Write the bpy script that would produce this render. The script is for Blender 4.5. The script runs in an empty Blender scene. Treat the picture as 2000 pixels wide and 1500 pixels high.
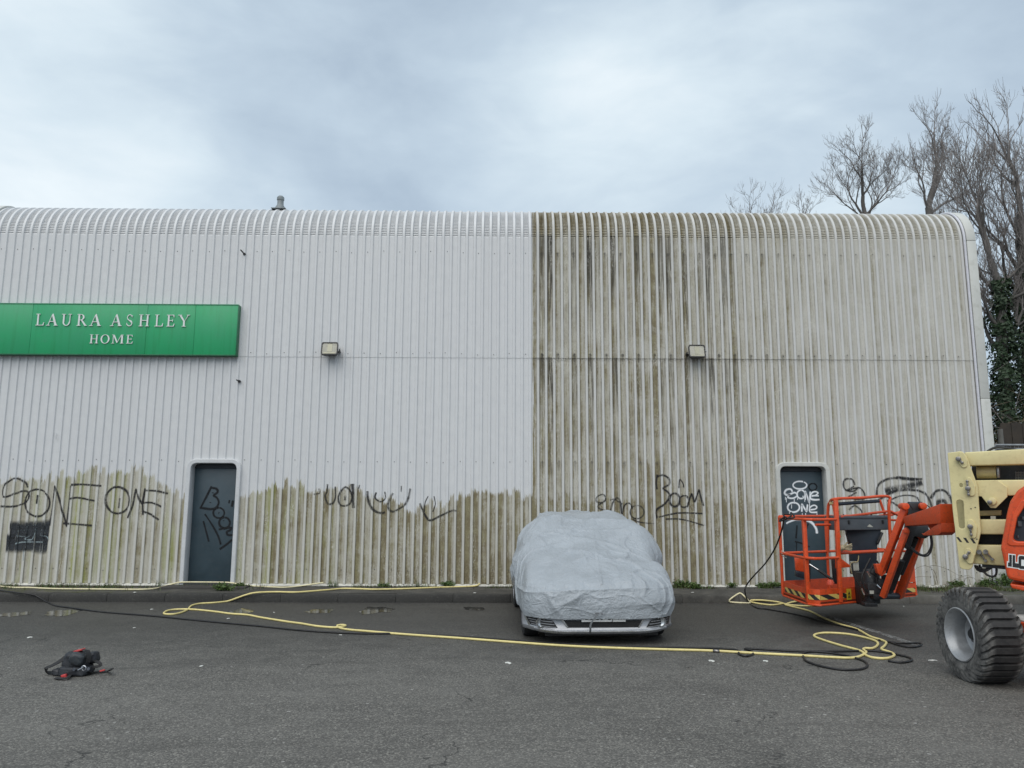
import bpy, bmesh, math, random
from mathutils import Vector, Matrix, noise as mnoise
random.seed(7)
S = bpy.context.scene
COL = S.collection
# ------------------------------------------------------------------ camera
YAW, PITCH, ROLL, EYE, FPX = 0.00979, 0.15116, 0.00361, 1.6, 1502.0
def cam_axes():
    cy, sy, cp, sp = math.cos(YAW), math.sin(YAW), math.cos(PITCH), math.sin(PITCH)
    f = Vector((sy*cp, cy*cp, sp)); r = Vector((cy, -sy, 0)); u = r.cross(f)
    return math.cos(ROLL)*r + math.sin(ROLL)*u, -math.sin(ROLL)*r + math.cos(ROLL)*u, f
CR, CU, CF = cam_axes()
cd = bpy.data.cameras.new('camera'); cam = bpy.data.objects.new('camera', cd); COL.objects.link(cam)
cd.sensor_width = 36; cd.lens = 36*FPX/2000; cd.clip_end = 2000; cd.clip_start = .05
M = Matrix((CR, CU, -CF)).transposed().to_4x4(); M.translation = (0, 0, EYE); cam.matrix_world = M
S.camera = cam
# ------------------------------------------------------------------ world, sun, exposure
S.view_settings.view_transform = 'Standard'; S.view_settings.look = 'None'
S.view_settings.exposure = 0.54; S.view_settings.gamma = 1.0; S.view_settings.use_curve_mapping = False
SUN_EL, SUN_AZ = math.radians(52), math.radians(198)      # azimuth clockwise from +Y
W = bpy.data.worlds.new('World'); S.world = W; W.use_nodes = True
nt = W.node_tree; nt.nodes.clear()
def wn(t, **k):
    n = nt.nodes.new(t)
    for a, b in k.items(): setattr(n, a, b)
    return n
def wm(op, a, b=None):
    n = wn('ShaderNodeMath', operation=op)
    for i, v in enumerate((a, b)):
        if v is None: continue
        if isinstance(v, (int, float)): n.inputs[i].default_value = v
        else: nt.links.new(v, n.inputs[i])
    return n.outputs[0]
sky = wn('ShaderNodeTexSky', sky_type='NISHITA', sun_disc=False, sun_elevation=SUN_EL, sun_rotation=SUN_AZ)
tc = wn('ShaderNodeTexCoord')
mp = wn('ShaderNodeMapping'); mp.inputs['Scale'].default_value = (1, 1, 2.3); mp.inputs['Location'].default_value = (4.3, 1.9, .6)
nt.links.new(tc.outputs['Generated'], mp.inputs['Vector'])
n1 = wn('ShaderNodeTexNoise'); n1.inputs['Scale'].default_value = 2.3; n1.inputs['Detail'].default_value = 5
n1.inputs['Roughness'].default_value = .5; n1.inputs['Distortion'].default_value = .5
nt.links.new(mp.outputs[0], n1.inputs['Vector'])
val = wm('ADD', wm('MULTIPLY', wm('SUBTRACT', n1.outputs[0], .5), .85), .45)
n2 = wn('ShaderNodeTexNoise'); n2.inputs['Scale'].default_value = 6.5; n2.inputs['Detail'].default_value = 6; n2.inputs['Roughness'].default_value = .55; n2.inputs['Distortion'].default_value = .3
nt.links.new(mp.outputs[0], n2.inputs['Vector'])
val = wm('ADD', val, wm('MULTIPLY', wm('SUBTRACT', n2.outputs[0], .5), .42))
def skydir(x, y):
    return ((x-1000)/FPX*CR - (y-750)/FPX*CU + CF).normalized()
for (x, y, w, k) in ((1130, 190, .26, 60), (1230, 190, .18, 170), (-60, 250, .50, 22), (450, 265, -.16, 30), (760, 330, -.08, 40), (1650, 90, -.18, 14), (330, 90, .10, 40),
                     (300, 400, .16, 90), (1480, 390, .22, 60), (1050, 400, .16, 120), (1850, 380, .16, 60), (700, 60, -.05, 20), (900, 250, .08, 50), (60, 30, -.12, 60)):
    d = wn('ShaderNodeVectorMath', operation='DOT_PRODUCT'); d.inputs[1].default_value = skydir(x, y)
    nt.links.new(tc.outputs['Generated'], d.inputs[0])
    val = wm('ADD', val, wm('MULTIPLY', wm('POWER', wm('MAXIMUM', d.outputs['Value'], 0.0), k), w))
rp = wn('ShaderNodeValToRGB'); nt.links.new(val, rp.inputs[0])
e = rp.color_ramp.elements
e[0].position = .05; e[0].color = (.250, .310, .385, 1)
e[1].position = 1.0; e[1].color = (.66, .71, .735, 1)
for p_, c_ in ((.3, (.312, .385, .465, 1)), (.5, (.385, .465, .540, 1)), (.72, (.50, .58, .635, 1))):
    q = rp.color_ramp.elements.new(p_); q.color = c_
sc10 = wn('ShaderNodeVectorMath', operation='SCALE'); sc10.inputs[3].default_value = 10.0
nt.links.new(rp.outputs[0], sc10.inputs[0])
mx = wn('ShaderNodeMix', data_type='RGBA'); mx.inputs[0].default_value = .95
nt.links.new(sky.outputs[0], mx.inputs[6]); nt.links.new(sc10.outputs[0], mx.inputs[7])
bg = wn('ShaderNodeBackground'); bg.inputs[1].default_value = .1
nt.links.new(mx.outputs[2], bg.inputs[0])
wo = wn('ShaderNodeOutputWorld'); nt.links.new(bg.outputs[0], wo.inputs[0])
sl = bpy.data.lights.new('sun', 'SUN'); so = bpy.data.objects.new('sun', sl); COL.objects.link(so)
sl.energy = 1.5; sl.angle = math.radians(65); sl.color = (1, .955, .895)
sd = Vector((math.sin(SUN_AZ)*math.cos(SUN_EL), math.cos(SUN_AZ)*math.cos(SUN_EL), math.sin(SUN_EL)))
so.rotation_euler = sd.to_track_quat('Z', 'Y').to_euler(); so.location = (0, -5, 20)

# ------------------------------------------------------------------ helpers
def ray(x, y): return (x-1000)/FPX*CR - (y-750)/FPX*CU + CF
def A(x, y, Y):                       # the point of the photo's pixel that stands at distance Y
    d = ray(x, y); t = Y/d.y; return Vector((0, 0, EYE)) + t*d
def G(x, y, z=0.0):                   # the point of the photo's pixel on a horizontal plane
    d = ray(x, y); t = (z-EYE)/d.z; return Vector((0, 0, EYE)) + t*d
def V(*a): return Vector(a)
class MB:
    def __init__(s): s.v = []; s.f = []; s.m = []
    def add(s, vs, fs, m=0):
        o = len(s.v); s.v += [tuple(v) for v in vs]; s.f += [tuple(i+o for i in f) for f in fs]; s.m += [m]*len(fs); return s
    def box(s, c, size, R=None, m=0):
        hx, hy, hz = [a/2 for a in size]; c = Vector(c)
        vs = [Vector((x, y, z)) for x in (-hx, hx) for y in (-hy, hy) for z in (-hz, hz)]
        if R is not None: vs = [R @ v for v in vs]
        return s.add([v+c for v in vs], [(0,1,3,2),(4,6,7,5),(0,4,5,1),(2,3,7,6),(0,2,6,4),(1,5,7,3)], m)
    def bar(s, p0, p1, w, h, up=(0,0,1), m=0):
        p0 = Vector(p0); p1 = Vector(p1); d = (p1-p0).normalized(); up = Vector(up)
        if abs(d.dot(up)) > .98: up = Vector((0,1,0))
        sx = d.cross(up).normalized(); uy = sx.cross(d)
        vs = [p + sx*a*w/2 + uy*b*h/2 for p in (p0, p1) for a, b in ((-1,-1),(1,-1),(1,1),(-1,1))]
        return s.add(vs, [(0,3,2,1),(4,5,6,7),(0,1,5,4),(1,2,6,5),(2,3,7,6),(3,0,4,7)], m)
    def tube(s, pts, r, n=8, closed=False, r2=None, cap=True, m=0):
        pts = [Vector(p) for p in pts]; k = len(pts)
        if k < 2: return s
        fr = None; vs = []
        for i, p in enumerate(pts):
            a = pts[i-1] if (i or closed) else pts[0]; b = pts[(i+1) % k] if (i < k-1 or closed) else pts[-1]
            t = (b-a)
            if t.length < 1e-9: t = Vector((0,0,1))
            t.normalize()
            if fr is None: fr = t.orthogonal().normalized()
            fr = fr - t*fr.dot(t)
            if fr.length < 1e-6: fr = t.orthogonal()
            fr.normalize(); b2 = t.cross(fr)
            rr = r if r2 is None else r + (r2-r)*i/(k-1)
            for j in range(n):
                q = 2*math.pi*j/n; vs.append(p + fr*math.cos(q)*rr + b2*math.sin(q)*rr)
        fs = []
        for i in range(k if closed else k-1):
            for j in range(n):
                a = i*n+j; b = i*n+(j+1) % n; c = ((i+1) % k)*n
                fs.append((a, b, c+(j+1) % n, c+j))
        if cap and not closed:
            fs.append(tuple(range(n-1, -1, -1))); fs.append(tuple((k-1)*n+j for j in range(n)))
        return s.add(vs, fs, m)
    def cyl(s, p0, p1, r, n=16, r2=None, m=0): return s.tube([p0, p1], r, n, r2=r if r2 is None else r2, m=m)
    def prism(s, poly, off, m=0):
        poly = [Vector(p) for p in poly]; off = Vector(off); k = len(poly)
        fs = [tuple(range(k-1, -1, -1)), tuple(k+i for i in range(k))] + [(i, (i+1) % k, k+(i+1) % k, k+i) for i in range(k)]
        return s.add(poly + [p+off for p in poly], fs, m)
    def lathe(s, prof, o, ax, n=32, m=0):
        o = Vector(o); ax = Vector(ax).normalized(); e1 = ax.orthogonal().normalized(); e2 = ax.cross(e1)
        k = len(prof); vs = []
        for i in range(n):
            q = 2*math.pi*i/n; d = e1*math.cos(q)+e2*math.sin(q)
            vs += [o + d*r + ax*a for r, a in prof]
        fs = [(i*k+j, i*k+j+1, ((i+1) % n)*k+j+1, ((i+1) % n)*k+j) for i in range(n) for j in range(k-1)]
        return s.add(vs, fs, m)
    def build(s, name, mat, parent=None, bevel=0, seg=2, smooth=35, base=None, fix=True, attrs=None):
        return link(name, s.v, s.f, mat, parent, bevel, seg, smooth, base, fix, s.m, attrs)
def base_of(vs):
    xs = [v[0] for v in vs]; ys = [v[1] for v in vs]; zs = [v[2] for v in vs]
    return Vector(((min(xs)+max(xs))/2, (min(ys)+max(ys))/2, min(zs)))
def wloc(o):
    p = Vector(o.location); q = o.parent
    while q: p += Vector(q.location); q = q.parent
    return p
def link(name, vs, fs, mat, parent=None, bevel=0, seg=2, smooth=35, base=None, fix=True, mi=None, attrs=None):
    b = Vector(base) if base is not None else base_of(vs)
    me = bpy.data.meshes.new(name)
    me.from_pydata([(v[0]-b.x, v[1]-b.y, v[2]-b.z) for v in vs], [], fs)
    mats = mat if isinstance(mat, (list, tuple)) else [mat]
    for q in mats: me.materials.append(q)
    if mi and len(mats) > 1: me.polygons.foreach_set('material_index', mi)
    if attrs:
        for k, arr in attrs.items():
            at = me.attributes.new(k, 'FLOAT', 'POINT'); at.data.foreach_set('value', arr)
    if bevel or fix:
        bm = bmesh.new(); bm.from_mesh(me)
        if fix: bmesh.ops.recalc_face_normals(bm, faces=bm.faces)
        if bevel:
            es = [ed for ed in bm.edges if len(ed.link_faces) == 2 and ed.calc_face_angle(0) > math.radians(28)]
            bmesh.ops.bevel(bm, geom=es, offset=bevel, segments=seg, profile=.5, affect='EDGES', clamp_overlap=True)
        bm.to_mesh(me); bm.free()
    if smooth:
        me.polygons.foreach_set('use_smooth', [True]*len(me.polygons)); me.set_sharp_from_angle(angle=math.radians(smooth))
    o = bpy.data.objects.new(name, me); COL.objects.link(o)
    if parent is not None:
        o.parent = parent; o.location = b - wloc(parent)
    else: o.location = b
    return o
def thing(name, label, cat, loc, group=None):
    o = bpy.data.objects.new(name, None); COL.objects.link(o); o.location = loc; o.empty_display_size = .2
    return tag(o, label, cat, group)
def tag(o, label=None, cat=None, group=None, kind=None):
    if label: o['label'] = label
    if cat: o['category'] = cat
    if group: o['group'] = group
    if kind: o['kind'] = kind
    return o
def catmull(pts, step=.03, closed=False):
    pts = [Vector(p) for p in pts]; n = len(pts); out = []
    for i in range(n if closed else n-1):
        if closed: p0, p1, p2, p3 = pts[i-1], pts[i], pts[(i+1) % n], pts[(i+2) % n]
        else: p0, p1, p2, p3 = pts[max(i-1, 0)], pts[i], pts[i+1], pts[min(i+2, n-1)]
        k = max(2, int((p2-p1).length/step))
        for j in range(k):
            t = j/k
            out.append(.5*((2*p1) + (p2-p0)*t + (2*p0-5*p1+4*p2-p3)*t*t + (3*p1-p0-3*p2+p3)*t**3))
    if not closed: out.append(pts[-1])
    return out
def rpoly(pts, r, n=5):                # polygon with rounded corners (2-D)
    out = []; k = len(pts)
    rs = r if isinstance(r, (list, tuple)) else [r]*k
    for i in range(k):
        p = Vector(pts[i]); a = Vector(pts[i-1])-p; b = Vector(pts[(i+1) % k])-p
        if rs[i] <= 0: out.append(p); continue
        half = a.angle(b)/2; d = min(rs[i]/math.tan(half), a.length*.48, b.length*.48)
        p0 = p + a.normalized()*d; p1 = p + b.normalized()*d
        for j in range(n+1):
            t = j/n; out.append(p0*(1-t)**2 + p*2*t*(1-t) + p1*t*t)
    return out
def plate(name, outline, th, mat, parent, frame, holes=(), bev=.006, base=None):
    """2-D outline (u,v) with holes, extruded; frame = (origin, u axis, v axis); outline lies on the front face"""
    cu = bpy.data.curves.new(name, 'CURVE'); cu.dimensions = '2D'; cu.fill_mode = 'BOTH'
    bev = min(bev, th*.3)
    cu.extrude = th/2-bev; cu.bevel_depth = bev; cu.bevel_resolution = 1; cu.offset = -bev
    for poly in [outline] + list(holes):
        sp = cu.splines.new('POLY'); sp.points.add(len(poly)-1); sp.use_cyclic_u = True
        for p, q in zip(sp.points, poly): p.co = (q[0], q[1], 0, 1)
    tmp = bpy.data.objects.new('tmp', cu); me = bpy.data.meshes.new_from_object(tmp)
    o_, u, v = frame; w = Vector(u).cross(Vector(v)).normalized()      # w points to the front
    vs = [Vector(o_) + Vector(u)*p.co.x + Vector(v)*p.co.y + w*(p.co.z-th/2) for p in me.vertices]
    fs = [tuple(p.vertices) for p in me.polygons]
    bpy.data.objects.remove(tmp); bpy.data.curves.remove(cu); bpy.data.meshes.remove(me)
    return link(name, vs, fs, mat, parent, base=base)
# ------------------------------------------------------------------ materials
class NT:
    def __init__(s, name):
        s.mat = bpy.data.materials.new(name); s.mat.use_nodes = True; s.t = s.mat.node_tree
        s.b = s.t.nodes['Principled BSDF']; s.out = s.t.nodes['Material Output']
    def n(s, t, **k):
        x = s.t.nodes.new(t)
        for a, b in k.items(): setattr(x, a, b)
        return x
    def set(s, sock, v):
        if v is None: return
        if isinstance(v, bpy.types.NodeSocket): s.t.links.new(v, sock)
        elif isinstance(v, (tuple, list)) and sock.type == 'RGBA' and len(v) == 3: sock.default_value = (*v, 1)
        else: sock.default_value = v
    def m(s, op, a, b=None, c=None, clamp=False):
        x = s.n('ShaderNodeMath', operation=op, use_clamp=clamp)
        for i, v in enumerate((a, b, c)): s.set(x.inputs[i], v)
        return x.outputs[0]
    def mr(s, v, a, b, c=0., d=1., smooth=False):
        x = s.n('ShaderNodeMapRange', interpolation_type='SMOOTHSTEP' if smooth else 'LINEAR')
        for i, q in enumerate((v, a, b, c, d)): s.set(x.inputs[i], q)
        return x.outputs[0]
    def mix(s, f, a, b, mode='MIX'):
        x = s.n('ShaderNodeMix', data_type='RGBA', blend_type=mode)
        s.set(x.inputs[0], f); s.set(x.inputs[6], a); s.set(x.inputs[7], b); return x.outputs[2]
    def pos(s): return s.n('ShaderNodeNewGeometry').outputs['Position']
    def obj(s): return s.n('ShaderNodeTexCoord').outputs['Object']
    def map(s, v, scale=(1,1,1), loc=(0,0,0)):
        x = s.n('ShaderNodeMapping'); s.set(x.inputs[0], v); x.inputs['Scale'].default_value = scale; x.inputs['Location'].default_value = loc; return x.outputs[0]
    def noise(s, v, scale=5, detail=3, rough=.5, dist=0.):
        x = s.n('ShaderNodeTexNoise'); s.set(x.inputs['Vector'], v); s.set(x.inputs['Scale'], scale)
        x.inputs['Detail'].default_value = detail; x.inputs['Roughness'].default_value = rough; x.inputs['Distortion'].default_value = dist
        return x.outputs[0]
    def white(s, w):
        x = s.n('ShaderNodeTexWhiteNoise', noise_dimensions='1D'); s.set(x.inputs['W'], w); return x.outputs[0]
    def vor(s, v, scale, feature='F1', out='Distance'):
        x = s.n('ShaderNodeTexVoronoi', feature=feature); s.set(x.inputs['Vector'], v); s.set(x.inputs['Scale'], scale); return x.outputs[out]
    def sep(s, v):
        x = s.n('ShaderNodeSeparateXYZ'); s.set(x.inputs[0], v); return x.outputs
    def comb(s, a, b, c):
        x = s.n('ShaderNodeCombineXYZ')
        for i, q in enumerate((a, b, c)): s.set(x.inputs[i], q)
        return x.outputs[0]
    def ramp(s, v, stops):
        x = s.n('ShaderNodeValToRGB'); s.set(x.inputs[0], v); e = x.color_ramp.elements
        e[0].position, e[0].color = stops[0][0], (*stops[0][1], 1); e[1].position, e[1].color = stops[-1][0], (*stops[-1][1], 1)
        for p, c in stops[1:-1]: q = e.new(p); q.color = (*c, 1)
        return x.outputs[0]
    def bump(s, h, strength=.3, dist=.01):
        x = s.n('ShaderNodeBump'); s.set(x.inputs['Height'], h); x.inputs['Strength'].default_value = strength; x.inputs['Distance'].default_value = dist
        s.t.links.new(x.outputs[0], s.b.inputs['Normal'])
    def fin(s, col=None, rough=None, metal=None, **k):
        s.set(s.b.inputs['Base Color'], col); s.set(s.b.inputs['Roughness'], rough); s.set(s.b.inputs['Metallic'], metal)
        for a, v in k.items(): s.set(s.b.inputs[a], v)
        return s.mat
def paint(name, col, rough=.45, metal=0., wear=.25, scale=9, dirt=(.12,.10,.08), dirt_amt=.25, bump=.0, spec=.5):
    """painted or plain material with mottling and a little dirt"""
    t = NT(name); p = t.pos()
    a = t.noise(p, scale, 5, .6); b = t.noise(p, scale*6, 3, .6)
    c = t.mix(t.mr(a, .3, .7), tuple(q*(1-wear) for q in col), tuple(min(1, q*(1+wear*.5)) for q in col))
    c = t.mix(t.m('MULTIPLY', t.mr(b, .52, .75), dirt_amt), c, dirt)
    t.fin(c, t.mr(a, .3, .7, max(.05, rough-.1), min(1, rough+.15)), metal)
    t.b.inputs['Specular IOR Level'].default_value = spec
    if bump: t.bump(b, bump, .004)
    return t.mat
# ------------------------------------------------------------------ ground, kerb, verge
KY = 12.62            # kerb face
WY, RD, PP, RX = 13.6, .021, .145, .455      # wall pan plane, rib depth, rib pitch, a rib's centre
ZB, ZS, ZE, RE = .187, 4.142, 6.404, .70     # wall base, sheet joint, start of the curved eave, its radius
VZ = .125
def asphalt(name, base, wetk=1.0):
    t = NT(name); p = t.pos(); x, y, z = t.sep(p)
    big = t.noise(p, .55, 5, .6, .4); mid = t.noise(p, 3.2, 5, .65); fine = t.noise(p, 38, 3, .7)
    v = t.vor(p, 92, 'F1', 'Color'); vd = t.vor(p, 92); vs = t.sep(v)
    stone = t.m('POWER', vs[0], 3.0)
    c = t.mix(t.mr(big, .35, .68), tuple(a*.72 for a in base), tuple(a*1.18 for a in base))
    c = t.mix(t.m('MULTIPLY', t.mr(mid, .45, .72), .55), c, tuple(a*.6 for a in base))
    c = t.mix(t.m('MULTIPLY', stone, .58), c, (base[0]*3.6, base[1]*3.6, base[2]*3.5))
    c = t.mix(t.m('MULTIPLY', t.m('LESS_THAN', vs[1], .3), .42), c, tuple(a*.35 for a in base)); c = t.mix(t.m('MULTIPLY', t.mr(fine, .5, .8), .5), c, tuple(a*.4 for a in base))
    pt = t.noise(t.map(p, (.5, 1.3, 1)), .9, 5, .7, 1.2)
    c = t.mix(t.m('MULTIPLY', t.mr(pt, .53, .66), .40), c, tuple(a*.55 for a in base))
    c = t.mix(t.m('MULTIPLY', t.mr(pt, .46, .34), .30), c, tuple(a*1.55 for a in base))
    ck = t.n('ShaderNodeTexVoronoi', feature='DISTANCE_TO_EDGE'); wv_ = t.n('ShaderNodeVectorMath', operation='ADD'); wn_ = t.n('ShaderNodeTexNoise'); t.set(wn_.inputs['Vector'], p); wn_.inputs['Scale'].default_value = 2.2; wn_.inputs['Detail'].default_value = 5
    t.set(wv_.inputs[0], p); t.t.links.new(wn_.outputs['Color'], wv_.inputs[1]); t.set(ck.inputs['Vector'], wv_.outputs[0]); ck.inputs['Scale'].default_value = .33
    crk = t.m('MULTIPLY', t.m('LESS_THAN', ck.outputs['Distance'], .0035), t.mr(t.noise(p, .7, 2, .5), .5, .56))
    c = t.mix(t.m('MULTIPLY', crk, .7), c, (.012, .012, .011))
    # odd pale chips
    v2 = t.sep(t.vor(p, 13, 'F1', 'Color')); d2 = t.vor(p, 13)
    chip = t.m('MULTIPLY', t.m('GREATER_THAN', v2[1], .955), t.m('LESS_THAN', d2, .17))
    c = t.mix(t.m('MULTIPLY', chip, .75), c, (.34, .33, .31))
    # longitudinal scuffs
    sc = t.noise(t.map(p, (.7, 5, 1)), 1.6, 4, .6)
    c = t.mix(t.m('MULTIPLY', t.mr(sc, .56, .72), .30), c, tuple(a*1.7 for a in base))
    # damp band along the kerb
    wet = t.m('MULTIPLY', t.mr(t.m('ADD', t.m('ADD', y, t.m('MULTIPLY', t.m('SUBTRACT', big, .5), 4.5)), t.m('MULTIPLY', t.m('SUBTRACT', mid, .5), 2.6)), 6.9, 10.4, 0, 1, True), wetk)
    c = t.mix(t.m('MULTIPLY', wet, .95), c, (.40, .40, .40), 'MULTIPLY')
    h = t.m('ADD', t.m('MULTIPLY', vd, -1.0), t.m('MULTIPLY', fine, .6))
    t.bump(h, .55, .006)
    t.fin(c, t.m('SUBTRACT', t.mr(fine, .3, .7, .78, .95), t.m('MULTIPLY', wet, .28)), 0)
    return t.mat
M_ASPH = asphalt('asphalt', (.099, .0945, .0855))
gm = MB(); gx = [-400, -60, -25] + [-14+i for i in range(33)] + [30, 60, 400]; gy = [-300, -40, -10] + [i for i in range(0, 13)] + [KY+.02, 14.5, 40, 600]
for j, yy in enumerate(gy):
    for xx in gx: gm.v.append((xx, yy, 0))
n = len(gx)
for j in range(len(gy)-1):
    for i in range(n-1): gm.f.append((j*n+i, j*n+i+1, (j+1)*n+i+1, (j+1)*n+i))
tag(gm.build('asphalt_ground', M_ASPH, smooth=0), kind='structure')
def kerb_mat():
    t = NT('kerb_concrete'); p = t.pos(); x, y, z = t.sep(p)
    a = t.noise(p, 4, 6, .65); b = t.noise(p, 45, 3, .7); oi = t.n('ShaderNodeObjectInfo').outputs['Random']
    c = t.ramp(a, [(.3, (.055, .052, .046)), (.5, (.10, .095, .083)), (.7, (.15, .143, .125))])
    c = t.mix(t.mr(oi, 0, 1, 0, .35), c, (.075, .07, .06))
    # the left run is black with bitumen splash and algae
    dk = t.mr(t.m('ADD', x, t.m('MULTIPLY', t.m('SUBTRACT', a, .5), 3)), 1.5, 5.2, .85, .0, True)
    c = t.mix(dk, c, (.020, .020, .019))
    c = t.mix(t.m('MULTIPLY', t.mr(b, .55, .75), .35), c, (.20, .19, .165))
    t.bump(t.m('ADD', a, b), .4, .008); t.fin(c, .88, 0); return t.mat
M_KERB = kerb_mat()
kerb = thing('kerb', 'weathered concrete kerb running along the front of the warehouse', 'kerb', (0, KY, 0)); kerb['kind'] = 'structure'
del kerb['category']; del kerb['label']
kx = -13.6; first = None
while kx < 13:
    L = .914; m = MB(); j1 = random.uniform(-.003, .003); j2 = random.uniform(-.003, .003)
    y0 = KY+j1; top = .122+j2
    prof = [(y0, -.05), (y0+.006, .085+j2), (y0+.022, top), (y0+.15, top+.003), (y0+.15, -.05)]
    m.prism([(kx+.002, a, b) for a, b in prof], (L-.004, 0, 0))
    m.build('kerb_stone', M_KERB, kerb, bevel=.004, seg=2); kx += L
def verge_mat():
    t = NT('verge_soil'); p = t.pos(); x, y, z = t.sep(p)
    a = t.noise(p, 3, 6, .65); b = t.noise(p, 60, 3, .7)
    c = t.ramp(a, [(.3, (.035, .033, .028)), (.5, (.06, .057, .05)), (.72, (.10, .094, .08))])
    moss = t.m('MULTIPLY', t.mr(t.noise(p, 5, 4, .6), .5, .62), t.m('ADD', t.mr(x, -4.5, -6.5, 0, .8), t.mr(x, 5.5, 7.5, 0, .7)))
    c = t.mix(moss, c, (.065, .07, .022)); c = t.mix(t.m('MULTIPLY', t.mr(b, .58, .75), .4), c, (.19, .18, .16))
    t.bump(b, .6, .012); t.fin(c, .95, 0); return t.mat
vm = MB(); nx = 220; ny = 9
for j in range(ny+1):
    for i in range(nx+1):
        xx = -14+28*i/nx; yy = KY+.152+(WY+.06-KY-.152)*j/ny
        edge = min(1, j/2)
        vm.v.append((xx, yy, VZ + edge*(.012*mnoise.noise(V(xx*3, yy*4, 0)) + .02*j/ny)))
for j in range(ny):
    for i in range(nx): a = j*(nx+1)+i; vm.f.append((a, a+1, a+nx+2, a+nx+1))
tag(vm.build('verge', verge_mat(), smooth=80), kind='structure')
# worn parking-bay lines
def line_mat():
    t = NT('worn_line_paint'); p = t.pos()
    a = t.m('ADD', t.m('MULTIPLY', t.noise(p, 30, 5, .75), .7), t.m('MULTIPLY', t.noise(p, 3, 3, .6), .5))
    tr = t.n('ShaderNodeBsdfTransparent'); ms = t.n('ShaderNodeMixShader')
    t.fin((.36, .36, .345), .85, 0)
    t.set(ms.inputs[0], t.mr(a, .54, .72, 0, .9)); t.t.links.new(tr.outputs[0], ms.inputs[1]); t.t.links.new(t.b.outputs[0], ms.inputs[2])
    t.t.links.new(ms.outputs[0], t.out.inputs[0]); return t.mat
M_LINE = line_mat()
for a, b in (((1610, 1202), (1800, 1262)),):
    p, q = G(*a, .004), G(*b, .004); d = (q-p).normalized(); s_ = V(-d.y, d.x, 0)*.05; m = MB()
    for k in range(13):
        c = p.lerp(q, k/12); m.v += [tuple(c-s_), tuple(c+s_)]
    m.f += [(2*k, 2*k+2, 2*k+3, 2*k+1) for k in range(12)]
    tag(m.build('parking_line', M_LINE, smooth=0), kind='structure')
# puddles along the kerb
tw = NT('puddle_water'); pw = tw.pos(); tw.fin((.012, .012, .011), tw.mr(tw.noise(pw, 6, 3, .6), .35, .6, .03, .14), 0); tw.b.inputs['IOR'].default_value = 1.7
tw.bump(tw.noise(pw, 14, 2, .5), .03, .01); M_WATER = tw.mat
for (x0, x1, yc, hh) in ((2, 56, 1200, 6), (92, 158, 1197, 8), (445, 492, 1195, 7), (590, 652, 1194, 5), (700, 770, 1192, 7), (905, 946, 1189, 4)):
    m = MB(); k = 56; c = G((x0+x1)/2, yc); ex = (G(x1, yc)-G(x0, yc)).length/2; ey = abs(G((x0+x1)/2, yc-hh).y-G((x0+x1)/2, yc+hh).y)/2
    m.v.append((c.x, c.y, .004))
    for i in range(k):
        q = 2*math.pi*i/k; r = .78 + .5*mnoise.noise(V(math.cos(q)*1.6+x0, math.sin(q)*1.6, 3)) + .16*mnoise.noise(V(math.cos(q)*6, math.sin(q)*6+x0, 9))
        m.v.append((c.x+ex*r*math.cos(q)*1.15, c.y+ey*r*math.sin(q)*1.1, .004))
    m.f += [(0, i+1, (i+1) % k+1) for i in range(k)]
    tag(m.build('puddle', M_WATER, smooth=0), kind='structure')
# land behind
tb = NT('rough_grass'); pb = tb.pos()
tb.fin(tb.ramp(tb.noise(pb, 1.5, 6, .7), [(.3, (.03, .035, .012)), (.5, (.06, .058, .025)), (.7, (.10, .085, .045))]), .95, 0); tb.bump(tb.noise(pb, 12, 4, .7), .8, .1)
def bank_z(x, y):
    return max(-.05, min(2.4, (y-15.8)*.42)) if x > 9.6 else max(-.05, min(2.4, (y-25)*.42))
bm_ = MB(); bx = [-60+i*3 for i in range(24)] + [9.61+i*1.5 for i in range(40)]; by = [15.5+i*1.0 for i in range(26)] + [60, 120, 300]
for yy in by:
    for xx in bx: bm_.v.append((xx, yy, (bank_z(xx, yy) if xx > 9.6 or yy > 22 else -.05) + .18*mnoise.noise(V(xx*.5, yy*.5, 2))*(1 if yy > 17 else 0)))
n = len(bx)
for j in range(len(by)-1):
    for i in range(n-1): bm_.f.append((j*n+i, j*n+i+1, (j+1)*n+i+1, (j+1)*n+i))
tag(bm_.build('bank', tb.mat, smooth=80), kind='structure')
# ------------------------------------------------------------------ warehouse
XL, XR = -9.42, 8.50          # cladding ends; trims stand beyond
def prof(x):                   # 0 in the pan, 1 on the rib
    u = abs(((x-RX+PP/2) % PP)-PP/2)
    return 1. if u <= .019 else 0. if u >= .032 else (.032-u)/.013
def wall_y(x): return WY - RD*prof(x)
DOORS = []                     # (inner x0, inner x1, inner top)
for (a, b, tpx) in ((367.5, 457.5, 904.6), (1527, 1617, 911)):
    DOORS.append((A(a, 1030, WY).x, A(b, 1030, WY).x, A((a+b)/2, tpx, WY-.05).z))
BW = .075
def door_cut(x):
    """height of the sheet's cut edge above a door, or None"""
    for x0, x1, zt in DOORS:
        a, b, t_ = x0-BW*.5, x1+BW*.5, zt+BW*.5; r = .17
        if a <= x <= b:
            d = min(x-a, b-x)
            return t_ if d >= r else t_ - r + math.sqrt(max(0, r*r-(r-d)**2))
    return None
def breaks(xa, xb):
    s = {xa, xb}; k = int(math.floor((xa-RX)/PP))-1
    while RX+k*PP < xb+.2:
        for q in (-.032, -.019, .019, .032):
            x = RX+k*PP+q
            if xa < x < xb: s.add(x)
        k += 1
    for x0, x1, zt in DOORS:
        for q in range(0, 13):
            for x in (x0-BW*.5+.2*q/12, x1+BW*.5-.2*q/12):
                if xa < x < xb: s.add(x)
        for x in (x0-BW*.5, x1+BW*.5):
            if xa < x < xb: s.add(x)
    return sorted(s)
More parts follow.
